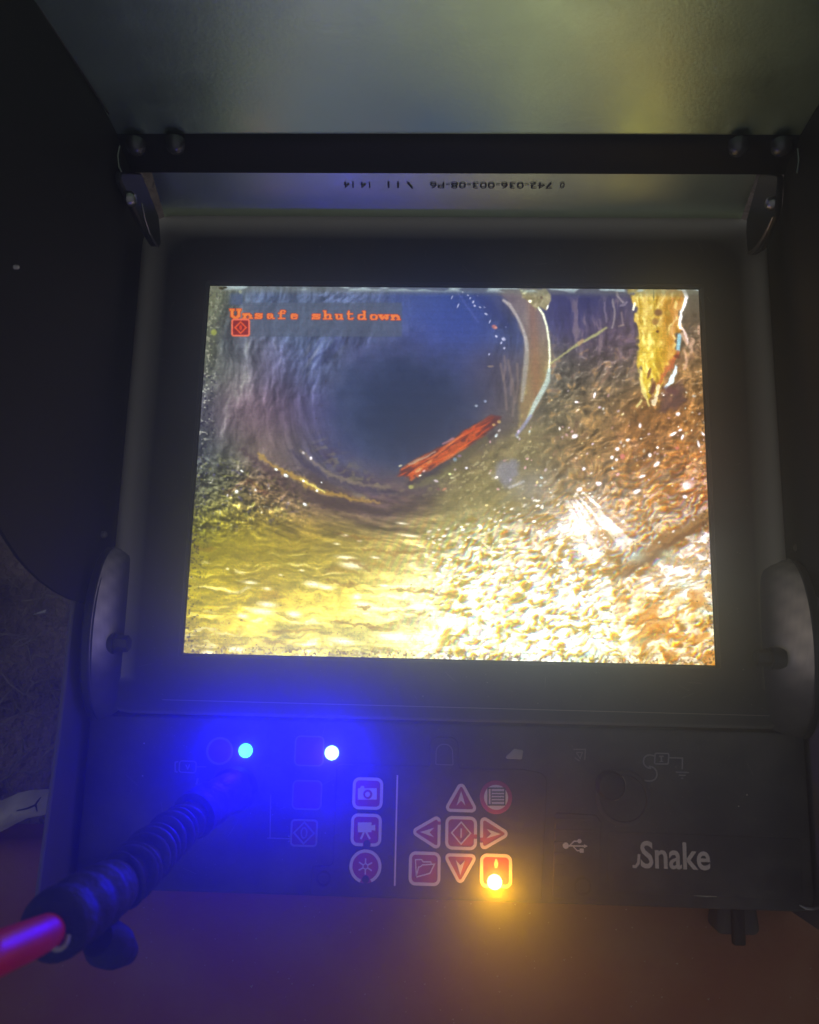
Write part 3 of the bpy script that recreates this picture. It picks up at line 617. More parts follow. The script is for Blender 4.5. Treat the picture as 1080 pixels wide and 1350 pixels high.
# ---------------------------------------------------------------- the ground and the air
ZG = -70.
def make_ground():
    n = 130; rs = np.random.RandomState(3)
    ax = np.sign(np.linspace(-1, 1, n)) * np.abs(np.linspace(-1, 1, n)) ** 1.5 * 780
    vs = []
    for y in ax:
        for x in ax:
            h = 3.2 * math.sin(x * .045 + 1.3 * math.sin(y * .03)) * math.sin(y * .05 + .7) + rs.uniform(-2, 2)
            vs.append((x, y, ZG - 5.5 + h))
    fs = [(j * n + i, j * n + i + 1, (j + 1) * n + i + 1, (j + 1) * n + i) for j in range(n - 1) for i in range(n - 1)]
    g = MB().add(vs, fs).build('ground', M['soil'], angle=180); g['kind'] = 'structure'
make_ground()
def make_grass():
    rr = random.Random(5); m = MB()
    for k in range(1100):
        x = rr.uniform(-330, -150); y = rr.uniform(-200, 60); a = rr.uniform(0, 6.28); L = rr.uniform(5, 24); w = rr.uniform(.15, .5)
        bend = rr.uniform(-1.2, 1.2); z = ZG - 3 + rr.uniform(0, 3); pts = []
        for t in (0, .33, .66, 1):
            aa = a + bend * t
            pts.append((x + math.cos(aa) * L * t, y + math.sin(aa) * L * t, z + math.sin(t * 3.1) * rr.uniform(.5, 5)))
        m.tube(pts, [w, w, w * .8, w * .3], seg=3)
    tag(m.build('dry_grass', M['straw'], fix=False), 'thin dry grass stalks lying on the soil left of the monitor', 'grass', kind='stuff')
make_grass()
air = bpy.data.materials.new('glare_mist'); air.use_nodes = True; nt = air.node_tree; nt.nodes.clear()
vo = nt.nodes.new('ShaderNodeVolumePrincipled'); ou = nt.nodes.new('ShaderNodeOutputMaterial')
vo.inputs['Color'].default_value = (.70, .84, 1, 1); vo.inputs['Density'].default_value = 1.2; vo.inputs['Anisotropy'].default_value = .885
nt.links.new(vo.outputs[0], ou.inputs['Volume'])
hz = MB().box(-820, 820, -820, 820, -1070, 360).build('added_haze', air, smooth=False)  # mist added so the screen and lights spread a glare glow
tag(hz, 'added thin mist that makes the glare round the screen and lights', 'added_haze', kind='stuff')

# ---------------------------------------------------------------- red case under the monitor
y_case = P(60, 1073, -30)[1]
case = thing('red_case', 'worn dark red plastic case that the monitor stands on', 'case', (0, -.25, ZG * .001))
MB().slab(round_poly([(-300, -420), (300, -420), (300, y_case), (-300, y_case - 14)], [20, 20, 30, 24], 8), ZG, -30, 9, 6).build('case_top', M['case'], case)
rg = random.Random(9); gm = MB()
for k in range(420):
    x, y, r = rg.uniform(-190, 190), rg.uniform(-290, y_case - 22), rg.uniform(.12, .5) * (1.8 if rg.random() < .06 else 1)
    gm.add([(x - r, y, -30), (x + r * .3, y - r, -30), (x + r, y + r * .6, -30), (x, y, -30 + r)], [(0, 1, 3), (1, 2, 3), (2, 0, 3)])
tag(gm.build('grit', M['leafm'], case, smooth=False, fix=False), kind='stuff')
# a low foot block and its latch below the panel, right
fx, fy = P(975, 1207, -18)[:2]
ft = MB().slab(round_poly([(fx - 9, fy - 8), (fx + 9, fy - 8), (fx + 7, fy + 8), (fx - 7, fy + 8)], 3), -30, -19, 2.5).build('latch_block', M['panel'], case)
MB().slab(round_poly([(fx - 3, fy - 11), (fx + 2, fy - 11), (fx + 2, fy + 3), (fx - 3, fy + 3)], 1), -19.5, -17, 1).build('latch_tongue', M['housing'], ft)

# ---------------------------------------------------------------- the monitor
mon = thing('inspection_monitor', 'black drain inspection monitor with lit colour screen, folding sheet metal hood and red printed keys', 'monitor', (0, 0, ZG * .001))
def housing():
    out = round_poly([(-139, -103), (137.5, -103), (137.5, 115.5), (-139, 115.5)], 15, 8)
    op = round_poly([(-106.1, -79.7), (106.1, -79.7), (106.1, 79.7), (-106.1, 79.7)], 1.0, 8)
    n = len(out); nn = normals(out); B = 12.5; zt = 2.
    fac = [.12 if q[1] < -.3 else 1. for q in nn]
    vs = []; rings = 0
    def ring(pts): nonlocal rings; vs.extend(pts); rings += 1
    ring([(p[0], p[1], ZG + .2) for p in out])
    for k in range(9):
        a = math.pi / 2 * k / 8
        ring([(p[0] - q[0] * B * f * (1 - math.cos(a)), p[1] - q[1] * B * f * (1 - math.cos(a)), zt - .62 * B * f + .62 * B * f * math.sin(a)) for p, q, f in zip(out, nn, fac)])
    # mid ring on the flat face keeps the shading clean
    ring([(p[0] * .89, p[1] * .87 if p[1] > 0 else p[1] * .965, zt) for p in out])
    on = normals(op)
    ring([(p[0] + q[0] * 3, p[1] + q[1] * 3, zt - .05) for p, q in zip(op, on)])
    ring([(p[0] + q[0] * .9, p[1] + q[1] * .9, zt - .25) for p, q in zip(op, on)])
    ring([(p[0], p[1], zt - .9) for p in op])
    ring([(p[0], p[1], -.7) for p in op])
    fs = [(r * n + i, r * n + (i + 1) % n, (r + 1) * n + (i + 1) % n, (r + 1) * n + i) for r in range(rings - 1) for i in range(n)]
    fs += [tuple(reversed(range(n))), tuple((rings - 1) * n + i for i in range(n))]
    h = MB().add(vs, fs).build('housing', M['edge_lit'], mon, angle=28)
    # light on the rounded outer edge is painted in as a pale tint
    lit_tint = [0.] * len(vs); levels = [1, 1, 1, 1, 1, .97, .88, .68, .42, .22]
    for r in range(10):
        for i in range(n): lit_tint[r * n + i] = levels[r] * (1. if nn[i][1] > -.3 else .1)
    at = h.data.attributes.new('lit_tint', 'FLOAT', 'POINT'); at.data.foreach_set('value', lit_tint)
    MB().band(rrect(0, 0, 214.6, 161.8, 1.2), .35, zt - .3, zt + .16).build('screen_trim', M['bracket'], h)
    lo = MB()
    lo.line([(-112, -97.5), (133, -97.9)], .3, zt - .1, zt + .12)
    lo.build('seam_highlight', M['faint'], h)  # pale line stands in for the highlight along the lower crease
housing()

# the screen: a flat panel that shows the picture sent by the camera
SCR = draw_feed()
sh, sw = SCR.shape[:2]
img = bpy.data.images.new('drain_camera_picture', sw, sh, float_buffer=False)
img.pixels.foreach_set(np.dstack([SCR, np.ones((sh, sw))]).astype(np.float32).ravel()); img.update(); img.pack()
sm = bpy.data.materials.new('lit_screen'); sm.use_nodes = True; nt = sm.node_tree; b = nt.nodes['Principled BSDF']
tx = nt.nodes.new('ShaderNodeTexImage'); tx.image = img; tx.extension = 'EXTEND'
b.inputs['Base Color'].default_value = (.01, .01, .012, 1); b.inputs['Roughness'].default_value = .3
b.inputs['Specular IOR Level'].default_value = .3
# bright parts of a backlit screen give more light than the picture file can hold
bw = nt.nodes.new('ShaderNodeRGBToBW'); pw = nt.nodes.new('ShaderNodeMath'); pw.operation = 'POWER'; pw.inputs[1].default_value = 4.
ma = nt.nodes.new('ShaderNodeMath'); ma.operation = 'MULTIPLY_ADD'; ma.inputs[1].default_value = 1.4; ma.inputs[2].default_value = 1.27
nt.links.new(tx.outputs['Color'], b.inputs['Emission Color']); nt.links.new(tx.outputs['Color'], bw.inputs[0]); nt.links.new(bw.outputs[0], pw.inputs[0])
nt.links.new(pw.outputs[0], ma.inputs[0]); nt.links.new(ma.outputs[0], b.inputs['Emission Strength'])
def screen():
    nx, ny = 20, 15; w, h = SCR_W * 1000, SCR_H * 1000
    vs = [((i / nx - .5) * w, (j / ny - .5) * h, 0.) for j in range(ny + 1) for i in range(nx + 1)]
    fs = [(j * (nx + 1) + i, j * (nx + 1) + i + 1, (j + 1) * (nx + 1) + i + 1, (j + 1) * (nx + 1) + i) for j in range(ny) for i in range(nx)]
    o = MB().add(vs, fs).build('screen', sm, mon, smooth=False, fix=False)
    uv = o.data.uv_layers.new(name='UVMap')
    for lp in o.data.loops:
        c = o.data.vertices[lp.vertex_index].co; uv.data[lp.index].uv = (c.x / SCR_W + .5, c.y / SCR_H + .5)
    o['label'] = 'lit screen showing a dark drain pipe, muddy water and the words Unsafe shutdown'
screen()

# ---- hood: roof sheet, side sheets, rivets
def sheet(fn, nu, nv, thick, name, m, parent):
    """a sheet sampled by fn(u, v) -> point, given thickness along its normal"""
    g = [[np.array(fn(i / nu, j / nv), float) for i in range(nu + 1)] for j in range(nv + 1)]
    vs = [tuple(p) for row in g for p in row]; off = len(vs)
    for j in range(nv + 1):
        for i in range(nu + 1):
            a = g[j][min(i + 1, nu)] - g[j][max(i - 1, 0)]; b_ = g[min(j + 1, nv)][i] - g[max(j - 1, 0)][i]
            q = np.cross(a, b_); q /= max(np.linalg.norm(q), 1e-9); vs.append(tuple(g[j][i] + q * thick))
    W = nu + 1; fs = []
    for j in range(nv):
        for i in range(nu):
            a = j * W + i; fs.append((a, a + 1, a + W + 1, a + W)); fs.append((off + a, off + a + W, off + a + W + 1, off + a + 1))
    edge = [j for j in range(nu)] + [nu + W * j for j in range(nv)] + [nv * W + nu - j for j in range(nu)] + [W * (nv - j) for j in range(nv)]
    for k in range(len(edge)):
        a, b_ = edge[k], edge[(k + 1) % len(edge)]; fs.append((a, off + a, off + b_, b_))
    return MB().add(vs, fs).build(name, m, parent, angle=35)
HOOD = sheet(lambda u, v: (-137.5 + 275 * u, 114.2 + 165 * v * math.tan(math.radians(5)) + .6 * math.sin(math.pi * u) * min(1, v * 3), 32 + 165 * v), 30, 30, -1.4, 'hood', M['hood'], mon)
HOOD['label'] = 'dark sheet metal hood roof mirroring the screen'
rl = MB(); prof = [(114.6, 31.6), (113.3, 31.7), (112.9, 32.4), (112.9, 45), (113.2, 48), (114.0, 50.5), (115.2, 52.5), (117.0, 53.2)]
rl.plate(prof[::-1], -137, 137).build('added_dark_band_rail', M['rail'], mon, angle=50)  # black rail added to give the roof its dark reflected band
def sst(a, b_, x): t = min(1, max(0, (x - a) / (b_ - a))); return t * t * (3 - 2 * t)
def side(sgn, x0):
    zs = [-40, 0, 12, 25, 36, 48, 58, 66, 75, 83, 95, 110, 125, 140, 155, 170, 185, 196]
    yb = [-61, -61, -60.8, -60, -58.5, -56, -53, -50, -45.5, -41, -33, -20, -4, 16, 40, 68, 96, 113]
    def fn(u, v):
        z = np.interp(v, np.linspace(0, 1, len(zs)), zs); y0 = np.interp(z, zs, yb); y1 = 114.1 + max(0, z - 32) * math.tan(math.radians(5)) - .1; y = y0 + (y1 - y0) * u
        lean = 13.5 * sst(-60, 114, y) * sst(-5, 46, z) * (1 - .42 * sst(60, 135, z))
        return (sgn * (x0 - lean), y, z)
    return sheet(fn, 24, 51, 1.3 * sgn, 'side_panel', M['side'], mon)
SL = side(-1, 143.5); SL['label'] = 'dark left side sheet of the hood with a curved lower edge'
SR = side(1, 142.); SR['label'] = 'dark right side sheet of the hood'
for k, (x, z) in enumerate(((-123.3, 54.3), (-107.5, 55.1), (106.2, 54.7), (122.1, 54.7))):
    MB().lathe([(4.1, -.4), (4.1, 1.0), (3.9, 2.2), (3.3, 3.4), (2.2, 4.3), (1.1, 4.7), (.05, 4.8)], x, 113.6, z - 3.5, axis='y', flip=-1).build('rivet', M['rivet'], HOOD)
for sp, (u, v), sgn in ((SL, (138, 705), -1), (SR, (1050, 722), 1)):
    p = P(u, v, sgn * 142.3, 0)
    MB().lathe([(1.6, -.8), (1.5, .6), (1.0, 1.1), (.05, 1.2)], sgn * 142.6, p[1], p[2], axis='x', flip=-sgn, seg=16).build('screw_head', M['steel'], sp)
p = P(25, 352, -136, 0)
MB().lathe([(.7, -1), (.6, .5), (.05, .8)], -136.6, p[1], p[2], axis='x', flip=1, seg=7).build('paint_chip', M['chip'], SL)
# scratch line where roof and left side sheet meet
MB().tube([P(42, 4, 121, 1) + (1.2, 0, 0), P(95, 82, 118.6, 1) + (1, 0, 0), P(140, 150, 116.2, 1) + (1, 0, 0)], [.35, .4, .3], seg=6).build('folded_edge', M['bracket'], SL)

# ---- flange strip between the housing and the hood, with its stamped number
FS = .47
def flange_pt(u, v):
    z = -5 + 29 * v
    return (-129 + 255 * u, 114.4 + FS * z, z)
FL = sheet(flange_pt, 20, 10, -1.0, 'hinge_flange', M['flange'], mon)
FL['label'] = 'grey metal strip under the hood edge with a stamped part number'
def stamp(body, ul, ur, vb, h=2.7):
    """upside-down ink stamp on the flange between photo columns ul (its end) and ur (its start)"""
    def hit(u, v):
        lo_, hi_ = -5., 30.
        for _ in range(40):
            z = (lo_ + hi_) / 2; pnt = P(u, v, z)
            if pnt[1] > 114.4 + FS * z: lo_ = z
            else: hi_ = z
        return pnt
    a = hit(ur, vb); b_ = hit(ul, vb)
    sl = Vector((0, -FS, -1)).normalized(); xd = Vector((-1, 0, 0))
    text_mesh('stamped_number', body, M['ink'], FL, (a[0], a[1], a[2]), xd, sl, h, width=abs(a[0] - b_[0]), depth=.55)
stamp('742-036-003-08-P6', 567, 729, 240.5); stamp('0', 739, 745, 240)
stamp('\\', 536, 545, 240); stamp('11', 511, 526, 239.5); stamp('14', 475, 488, 239.5); stamp('14', 453, 466, 239.2)

# ---- corner brackets that carry the hood
def bracket(sgn, px, bolt):
    x = sgn * 126.5
    pts = [tuple(P(u, v, x, 0)[1:]) for u, v in px]
    ar = sum(pts[i - 1][0] * pts[i][1] - pts[i][0] * pts[i - 1][1] for i in range(len(pts)))
    if ar < 0: pts.reverse()
    br = MB().plate(round_poly(pts, 2.2, 5), x, x + sgn * 2.6, .7).build('hinge_bracket', M['bracket'], mon)
    rim = MB(); rp = round_poly(pts, 2.2, 5)
    q = P(*bolt, x - sgn * 2, 0)
    MB().lathe([(2.9, 0), (2.8, 1.4), (1.9, 2.6), (.05, 3.0)], x + sgn * .2, q[1], q[2], axis='x', flip=-sgn, seg=20).build('bolt', M['steel'], br)
    return br
BL = bracket(-1, [(187, 228), (160, 226), (158, 236), (190, 300), (205, 325), (213, 325), (210, 285)], (177, 262))
BR = bracket(1, [(1001, 228), (1026, 230), (1022, 285), (1001, 330), (990, 336), (982, 331), (984, 290)], (1012, 268))
MB().tube([P(u, v, 124.6, 0) for u, v in ((1019, 286), (1013, 300), (1006, 314), (999, 325), (992, 332), (986, 334))], [.4, .6, .7, .8, .8, .4], seg=8).build('edge_highlight', M['steel'], BR)  # bright steel tubes stand in for the highlights on the bracket edges
MB().tube([P(u, v, -124.9, 0) for u, v in ((187, 268), (191, 288), (197, 306), (203, 318), (209, 326))], [.3, .35, .4, .5, .3], seg=8).build('edge_highlight', M['steel'], BL)
MB().tube([P(u, v, 62., 2) for u, v in ((158, 192), (155.5, 205), (157, 220), (160, 226))], [.25, .3, .35, .3], seg=6).build('edge_highlight', M['steel'], BL)
MB().tube([P(u, v, 62., 2) for u, v in ((1052, 196), (1053.5, 212), (1051, 228))], [.25, .3, .3], seg=6).build('edge_highlight', M['steel'], BR)

# ---- pivot cheeks beside the screen
def cheek(sgn, xi, xin):
    hp = lambda k: (-71.5 - 35 * math.cos(math.pi * k / 24), -3 + 20 * math.sin(math.pi * k / 24))
    pts = [(-106, -22)] + [hp(k) for k in range(25)] + [(-31, -22)]
    pts = pts[::-1] if sum(pts[i - 1][0] * pts[i][1] - pts[i][0] * pts[i - 1][1] for i in range(len(pts))) < 0 else pts
    c = MB().plate(pts, sgn * xi, sgn * (xi + 4.6), 1.2).build('pivot_cheek', M['bracket'], mon)
    # the flared inner face that runs from the screen frame up to the rim
    vs = []; lit_tint = []; T = 10
    for k in range(25):
        y1, z1 = hp(k); y0, z0 = -71 - 31 * math.cos(math.pi * k / 24), 1.6
        for t in range(T + 1):
            f = t / T; bow = math.sin(math.pi * f) * 1.3
            vs.append((sgn * (xin + (xi + .6 - xin) * f - bow * .6), y0 + (y1 - y0) * f, z0 + (max(z1 - .5, z0 - 2) - z0) * f ** 1.25))
            lit_tint.append((sst(.15, .85, f) * (.45 + .55 * sst(0, 14, k if k < 12 else 24 - k)) * (.12 + .88 * sst(-92, -72, y1)) * (.8 + .2 * math.sin(k * 2.3 + t))))  # painted light on the cheek, strongest at the upper outer rim
    W_ = T + 1; fs = [(k * W_ + t, k * W_ + t + 1, (k + 1) * W_ + t + 1, (k + 1) * W_ + t) for k in range(24) for t in range(T)]
    off = len(vs); vs += [(x + sgn * .8, y, z - .9) for x, y, z in vs]; fs += [tuple(i + off for i in reversed(f)) for f in fs]
    edge = [t for t in range(T)] + [T + W_ * k for k in range(24)] + [24 * W_ + T - t for t in range(T)] + [W_ * (24 - k) for k in range(24)]
    for i in range(len(edge)): p0, p1 = edge[i], edge[(i + 1) % len(edge)]; fs.append((p0, off + p0, off + p1, p1))
    f_ = MB().add(vs, fs).build('cheek_face', M['cheek_lit'], c, angle=60)
    at = f_.data.attributes.new('lit_tint', 'FLOAT', 'POINT'); at.data.foreach_set('value', lit_tint + lit_tint)
    xb = sgn * (xin - 3)
    b_ = MB().lathe([(3.3, -9), (3.3, 0), (3.0, .4), (.05, .5)], xb, -76, 5.2, axis='x', flip=-sgn, seg=6)
    b_.lathe([(4.4, -10), (4.4, -5.4), (4.1, -5), (.05, -4.9)], xb, -76, 5.2, axis='x', flip=-sgn, seg=28)
    b_.build('pivot_bolt', M['bracket'], c, angle=30)
    return c
cheek(-1, 136.8, 129.5); cheek(1, 136.4, 123.)

# ---- control panel
cp = MB().slab(round_poly([(-141.3, -169), (138.6, -169), (138.6, -104), (-141.3, -104)], [5, 5, 2, 2], 6), -29.7, 0, 1.2, 4).build('control_panel', M['panel'], mon)
cp['label'] = 'black control panel below the screen with printed keys and lights'
def wing(sgn, x0):
    pts = [(-176, -29.6), (-52, -29.6), (-52, 18), (-119, 18.5), (-167, 23)]
    pts = [(-176, -29.6), (-52, -29.6), (-52, 17), (-110, 18.3), (-176, 24)]
    w = MB().plate(round_poly(pts, [1, 1, 8, 40, 9], 10), sgn * x0, sgn * (x0 + 1.7), .5).build('side_wing', M['wing'], mon)
    return w
WL = wing(-1, 144.4); WL['label'] = 'worn grey left side plate beside the control panel'
wing(1, 140.4)
pl = [PX(410, 1181), PX(714, 1186), PX(722, 1020), PX(690, 1014), PX(606, 1013), PX(604, 972), PX(568, 971), PX(566, 1010), PX(444, 1007), PX(439, 1140), PX(412, 1142)]
kp = MB().slab(round_poly(pl, [2, 1, 4, 1.2, 1.0, 3.2, 3.2, 1.0, 2, 1.5, 1.2], 6), -.4, .7, .4, 3).build('keypad_plate', M['panel'], mon)
slot = [PX(574, 1008), PX(598, 1009), PX(597, 981), PX(575, 980)]
MB().band(round_poly(slot, [.6, .6, 3, 3], 5, .8), .35, .6, .95).build('tab_rim', M['faint'], kp)
dr = [PX(728, 1184), PX(790, 1186), PX(793, 1084), PX(786, 1074), PX(732, 1071)]
ud = MB().slab(round_poly(dr, [1.5, 2, 1.5, 1.5, 1], 5), -.4, .8, .5, 3).build('port_door', M['panel'], mon)
for k in range(7):
    y0 = 1080 + k * 15
    a, b_ = PX(730, y0, .8), PX(744 if k > 1 else 782, y0 + .6, .8)
    MB().line([a, b_], .7, .7, 1.15).build('grip_rib', M['panel'], ud)
for u, v, r in ((427, 1158, 2.9), (768, 1168, 3.3)):
    x, y = PX(u, v); par = kp if u < 500 else ud; z = .8
    s = MB().lathe([(r, .5), (r, 1.1), (r - .7, 1.15), (r - .8, .4), (.05, .35)], x, y, 0, seg=26).build('screw_recess', M['housing'], par)
lg = [PX(800, 1176), PX(1058, 1186), PX(1058, 1106), PX(802, 1096)]
MB().slab(round_poly(lg, 1.5, 5), -.3, .25, .2, 2).build('name_plate', M['panel'], mon)
# round socket with its small locking knob, right of the keys
x, y = PX(822, 1052)
pt = MB().lathe([(10.5, -.3), (10.5, .6), (9.6, 1.0), (8.8, .9), (8.6, .3), (.05, .3)], x, y, 0, seg=44).build('round_socket', M['panel'], mon)
x, y = PX(806, 1036, 3)
MB().lathe([(5.4, -.2), (5.4, 3.4), (4.6, 4.6), (2.5, 5.1), (.05, 5.2)], x, y, 0, seg=30).build('socket_knob', M['housing'], pt)
MB().line(arc(x, y, 5.5, -75, 35, 12), .8, -.1, 1.6).build('knob_highlight', M['dust'], pt)  # pale arc built in as the highlight round the knob
x, y = PX(675, 993); MB().slab(round_poly([PX(664, 1000), PX(688, 1001), PX(690, 989), PX(678, 987)], .6, 4), -.2, .5, .2).build('release_tab', M['dust'], mon)

# ---- keys: red face, pale border, pale icon
ZK = .72
def key(outline, icon=None, notch=None, face='keyred', edge='keywhite', bw_=1.15, label=None, faint=False):
    o = MB().slab(outline, ZK - .4, ZK + .35, .2, 2).build('key', M['faintred' if faint else face], mon)
    MB().band(outline, bw_, ZK + .30, ZK + .52, notch).build('key_border', M['faint' if faint else edge], o)
    if icon: icon(o)
    if label: o['label'] = label
    return o
def ico(draw, m='keywhite'):
    def f(parent):
        mb = MB(); draw(mb); mb.build('key_icon', M[m], parent, smooth=False)
    return f
Z1, Z2 = ZK + .3, ZK + .6
def K(u, v): return PX(u, v, ZK)
S = 3.40            # photo pixels per millimetre on the panel
def sqk(u, v, d=40): x, y = K(u, v); return rrect(x, y, d / S, d / S * 1.01, 2.6, 6, .7)
def cam_icon(mb):
    c = lambda du, dv: K(485 + du, 1046 + dv)
    mb.slab([c(-13, 8), c(12, 8), c(12, -7), c(-4, -7), c(-5, -10), c(-9, -10), c(-10, -7), c(-13, -7)], Z1, Z2)
def cam_lens(p):
    x, y = K(485, 1047); MB().slab(circle(x, y, 1.75, 24), Z2 - .05, Z2 + .12).build('key_icon', M['keyred'], p); MB().slab(circle(x, y, .95, 20), Z2 + .1, Z2 + .2).build('key_icon', M['keywhite'], p)
k = key(sqk(485, 1046), ico(cam_icon), label='red square key with a photo camera'); cam_lens(k)
def vid(mb):
    c = lambda du, dv: K(483 + du, 1094 + dv)
    mb.slab([c(-11, 3), c(7, 3), c(7, 0), c(12, 1), c(12, -7), c(7, -6), c(7, -10), c(-11, -10)], Z1, Z2)
    mb.line([c(-3, 3), c(-7, 12)], .75, Z1, Z2); mb.line([c(0, 3), c(5, 12)], .75, Z1, Z2)
nx, ny = K(484, 1113); key(sqk(483, 1094), ico(vid), [(nx, ny, 1.7)], label='red square key with a video camera on legs')
MB().slab(circle(nx, ny + .3, 1.35, 20), ZK + .2, ZK + .62).build('worn_spot', M['panel'], kp)
def star(mb):
    for a in range(6):
        t = math.radians(a * 60 + 90); x, y = K(482, 1142)
        mb.line([(x + 1.0 * math.cos(t), y + 1.0 * math.sin(t)), (x + 2.9 * math.cos(t), y + 2.9 * math.sin(t))], .5, Z1, Z2)
    mb.line(circle(x, y, .95, 14), .35, Z1, Z2 + .02, True)
x, y = K(482, 1142); nx, ny = K(482, 1162)
key(circle(x, y, 6.1, 60), ico(star), [(nx, ny, 2.0)], label='round red key with a six-rayed light sign')
MB().slab(circle(nx, ny + .8, 1.4, 20), ZK + .2, ZK + .62).build('worn_spot', M['panel'], kp)
MB().line([K(524, 1022), K(520.5, 1168)], .62, ZK - .1, ZK + .2).build('divider_line', M['keywhite'], kp)
def tri(u, v, ang, d):
    x, y = K(u, v); R_ = 8.1
    pts = [(x + R_ * math.cos(math.radians(ang + t)), y + R_ * math.sin(math.radians(ang + t))) for t in (0, 120, 240)]
    return round_poly(pts, 1.7, 6, .6)
def head(u, v, ang):
    def f(mb):
        x, y = K(u, v); c = lambda a, r: (x + r * math.cos(math.radians(ang + a)), y + r * math.sin(math.radians(ang + a)))
        pts = [c(0, 2.9), c(145, 3.0), c(180, .7), c(215, 3.0)]
        mb.add([(*pts[0], Z1), (*pts[1], Z1), (*pts[2], Z1), (*pts[3], Z1), (*pts[0], Z2), (*pts[1], Z2), (*pts[2], Z2), (*pts[3], Z2)],
               [(4, 5, 6), (4, 6, 7), (0, 1, 5, 4), (1, 2, 6, 5), (2, 3, 7, 6), (3, 0, 4, 7)])
    return f
key(tri(608, 1056, 90, 0), ico(head(608, 1053, 90)), label='red triangular key pointing up')
key(tri(567, 1097, 180, 0), ico(head(564, 1097, 180)), [(*K(582, 1085), .9)], label='red triangular key pointing left')
key(tri(647, 1098.5, 0, 0), ico(head(650, 1099, 0)), [(*K(634, 1108), 1.0)], label='red triangular key pointing right')
key(tri(607, 1140, -90, 0), ico(head(607, 1143, -90)), label='red triangular key pointing down')
def power(mb):
    x, y = K(608, 1098); r = 3.6
    mb.line([(x + r, y), (x, y + r * 1.1), (x - r, y), (x, y - r * 1.1)], .5, Z1, Z2, True); mb.line([(x, y + 1.7), (x, y - 1.7)], .5, Z1, Z2)
key(sqk(608, 1098, 41), ico(power), [(*K(628, 1104), .9)], label='red square key with a bar in a diamond')
def folder(mb):
    c = lambda du, dv: K(560 + du, 1145 + dv)
    mb.line([c(-11, 10), c(-12, -12), c(-4, -12), c(-2, -9), c(8, -9), c(9, -6)], .45, Z1, Z2)
    mb.line([c(-11, 11), c(7, 6), c(13, -6), c(-3, -5), c(-5, -3), c(-8, -2), c(-11, 10)], .45, Z1, Z2)
key(sqk(560, 1145, 41), ico(folder), label='red square key with an open folder')
def lampicon(mb):
    c = lambda du, dv: K(654 + du, 1138 + dv)
    mb.slab([c(-1.5, 6), c(1.5, 6), c(3, 0), c(1, -6), c(-1, -6), c(-2.5, 0)], Z1, Z2)
key(sqk(654, 1148, 41), ico(lampicon), label='red square key lit by the amber light')
x, y = K(654, 1051)
mk = MB().slab(circle(x, y, 6.2, 48), ZK - .4, ZK + .35, .2, 2).build('key', M['keyred'], mon); mk['label'] = 'round red key with a dark list on a pale disc'
MB().slab(circle(x, y, 4.6, 40), ZK + .3, ZK + .5).build('key_border', M['keywhite'], mk)
def lst(mb):
    c = lambda du, dv: K(654.5 + du, 1050 + dv)
    mb.line([c(-11, 11), c(11, 11), c(11, -11), c(-11, -11)], .5, ZK + .48, ZK + .6, True)
    for dv in (-6, -2, 2, 6): mb.line([c(-6, dv), c(10, dv)], .45, ZK + .48, ZK + .6)
    mb.line([c(-7, -10), c(-7, 10)], .35, ZK + .48, ZK + .6)
ico(lst, 'ink')(mk)
ZK = .05; Z1, Z2 = .3, .6
# faint, worn prints at the left
x, y = PX(290, 990); key(circle(x, y, 5.3, 44), faint=True, bw_=.8, label='round worn red mark left of the first blue light')
key(rrect(*PX(408, 990), 11.5, 11.5, 2, 5, .8), faint=True, bw_=.5, label='worn square mark left of the second blue light')
key(rrect(*PX(405, 1048), 11.5, 11, 2, 5, .8), faint=True, bw_=.5, label='worn blank square mark')
def dia(mb):
    x, y = PX(401, 1098); r = 3.9
    mb.line([(x + r, y), (x, y + r), (x - r, y), (x, y - r)], .6, Z1, Z2, True); mb.line([(x + 1.1 * math.cos(t * .5236), y + 1.9 * math.sin(t * .5236)) for t in range(12)], .5, Z1, Z2, True)
key(rrect(*PX(401, 1098), 10.5, 10, 1.6, 5, .8), ico(dia, 'faint'), faint=True, bw_=.7, label='worn square mark with a ring in a diamond')
def printed(name, draws, m, parent=None, label=None):
    mb = MB(); draws(mb); o = mb.build(name, M[m], parent or mon, smooth=False)
    if label: o['label'] = label
    return o
def conn(mb):
    mb.line([PX(357, 1048), PX(356, 1105), PX(384, 1106)], .35, -.1, .14); mb.line([PX(380, 1102), PX(386, 1106), PX(380, 1110)], .35, -.1, .16)
    mb.line([PX(352, 1105), PX(384, 1106)], .3, -.1, .12)
printed('connecting_line', conn, 'faint')
def batt(mb):
    mb.line(round_poly([PX(236, 1018), PX(258, 1019), PX(259, 1004), PX(237, 1003)], 1.0, 4), .4, -.1, .14, True)
    mb.line([PX(234, 1018), PX(231, 1017), PX(231, 1005), PX(235, 1004)], .5, -.1, .15); mb.line([PX(245, 1008), PX(247.5, 1014), PX(250, 1008)], .4, -.1, .15)
    mb.line([PX(259, 1011), PX(272, 1011)], .3, -.1, .13); mb.line([PX(261, 1026), PX(259, 1034)], .6, -.1, .15)
printed('camera_head_print', batt, 'faint', label='small outline of a camera head with a v')
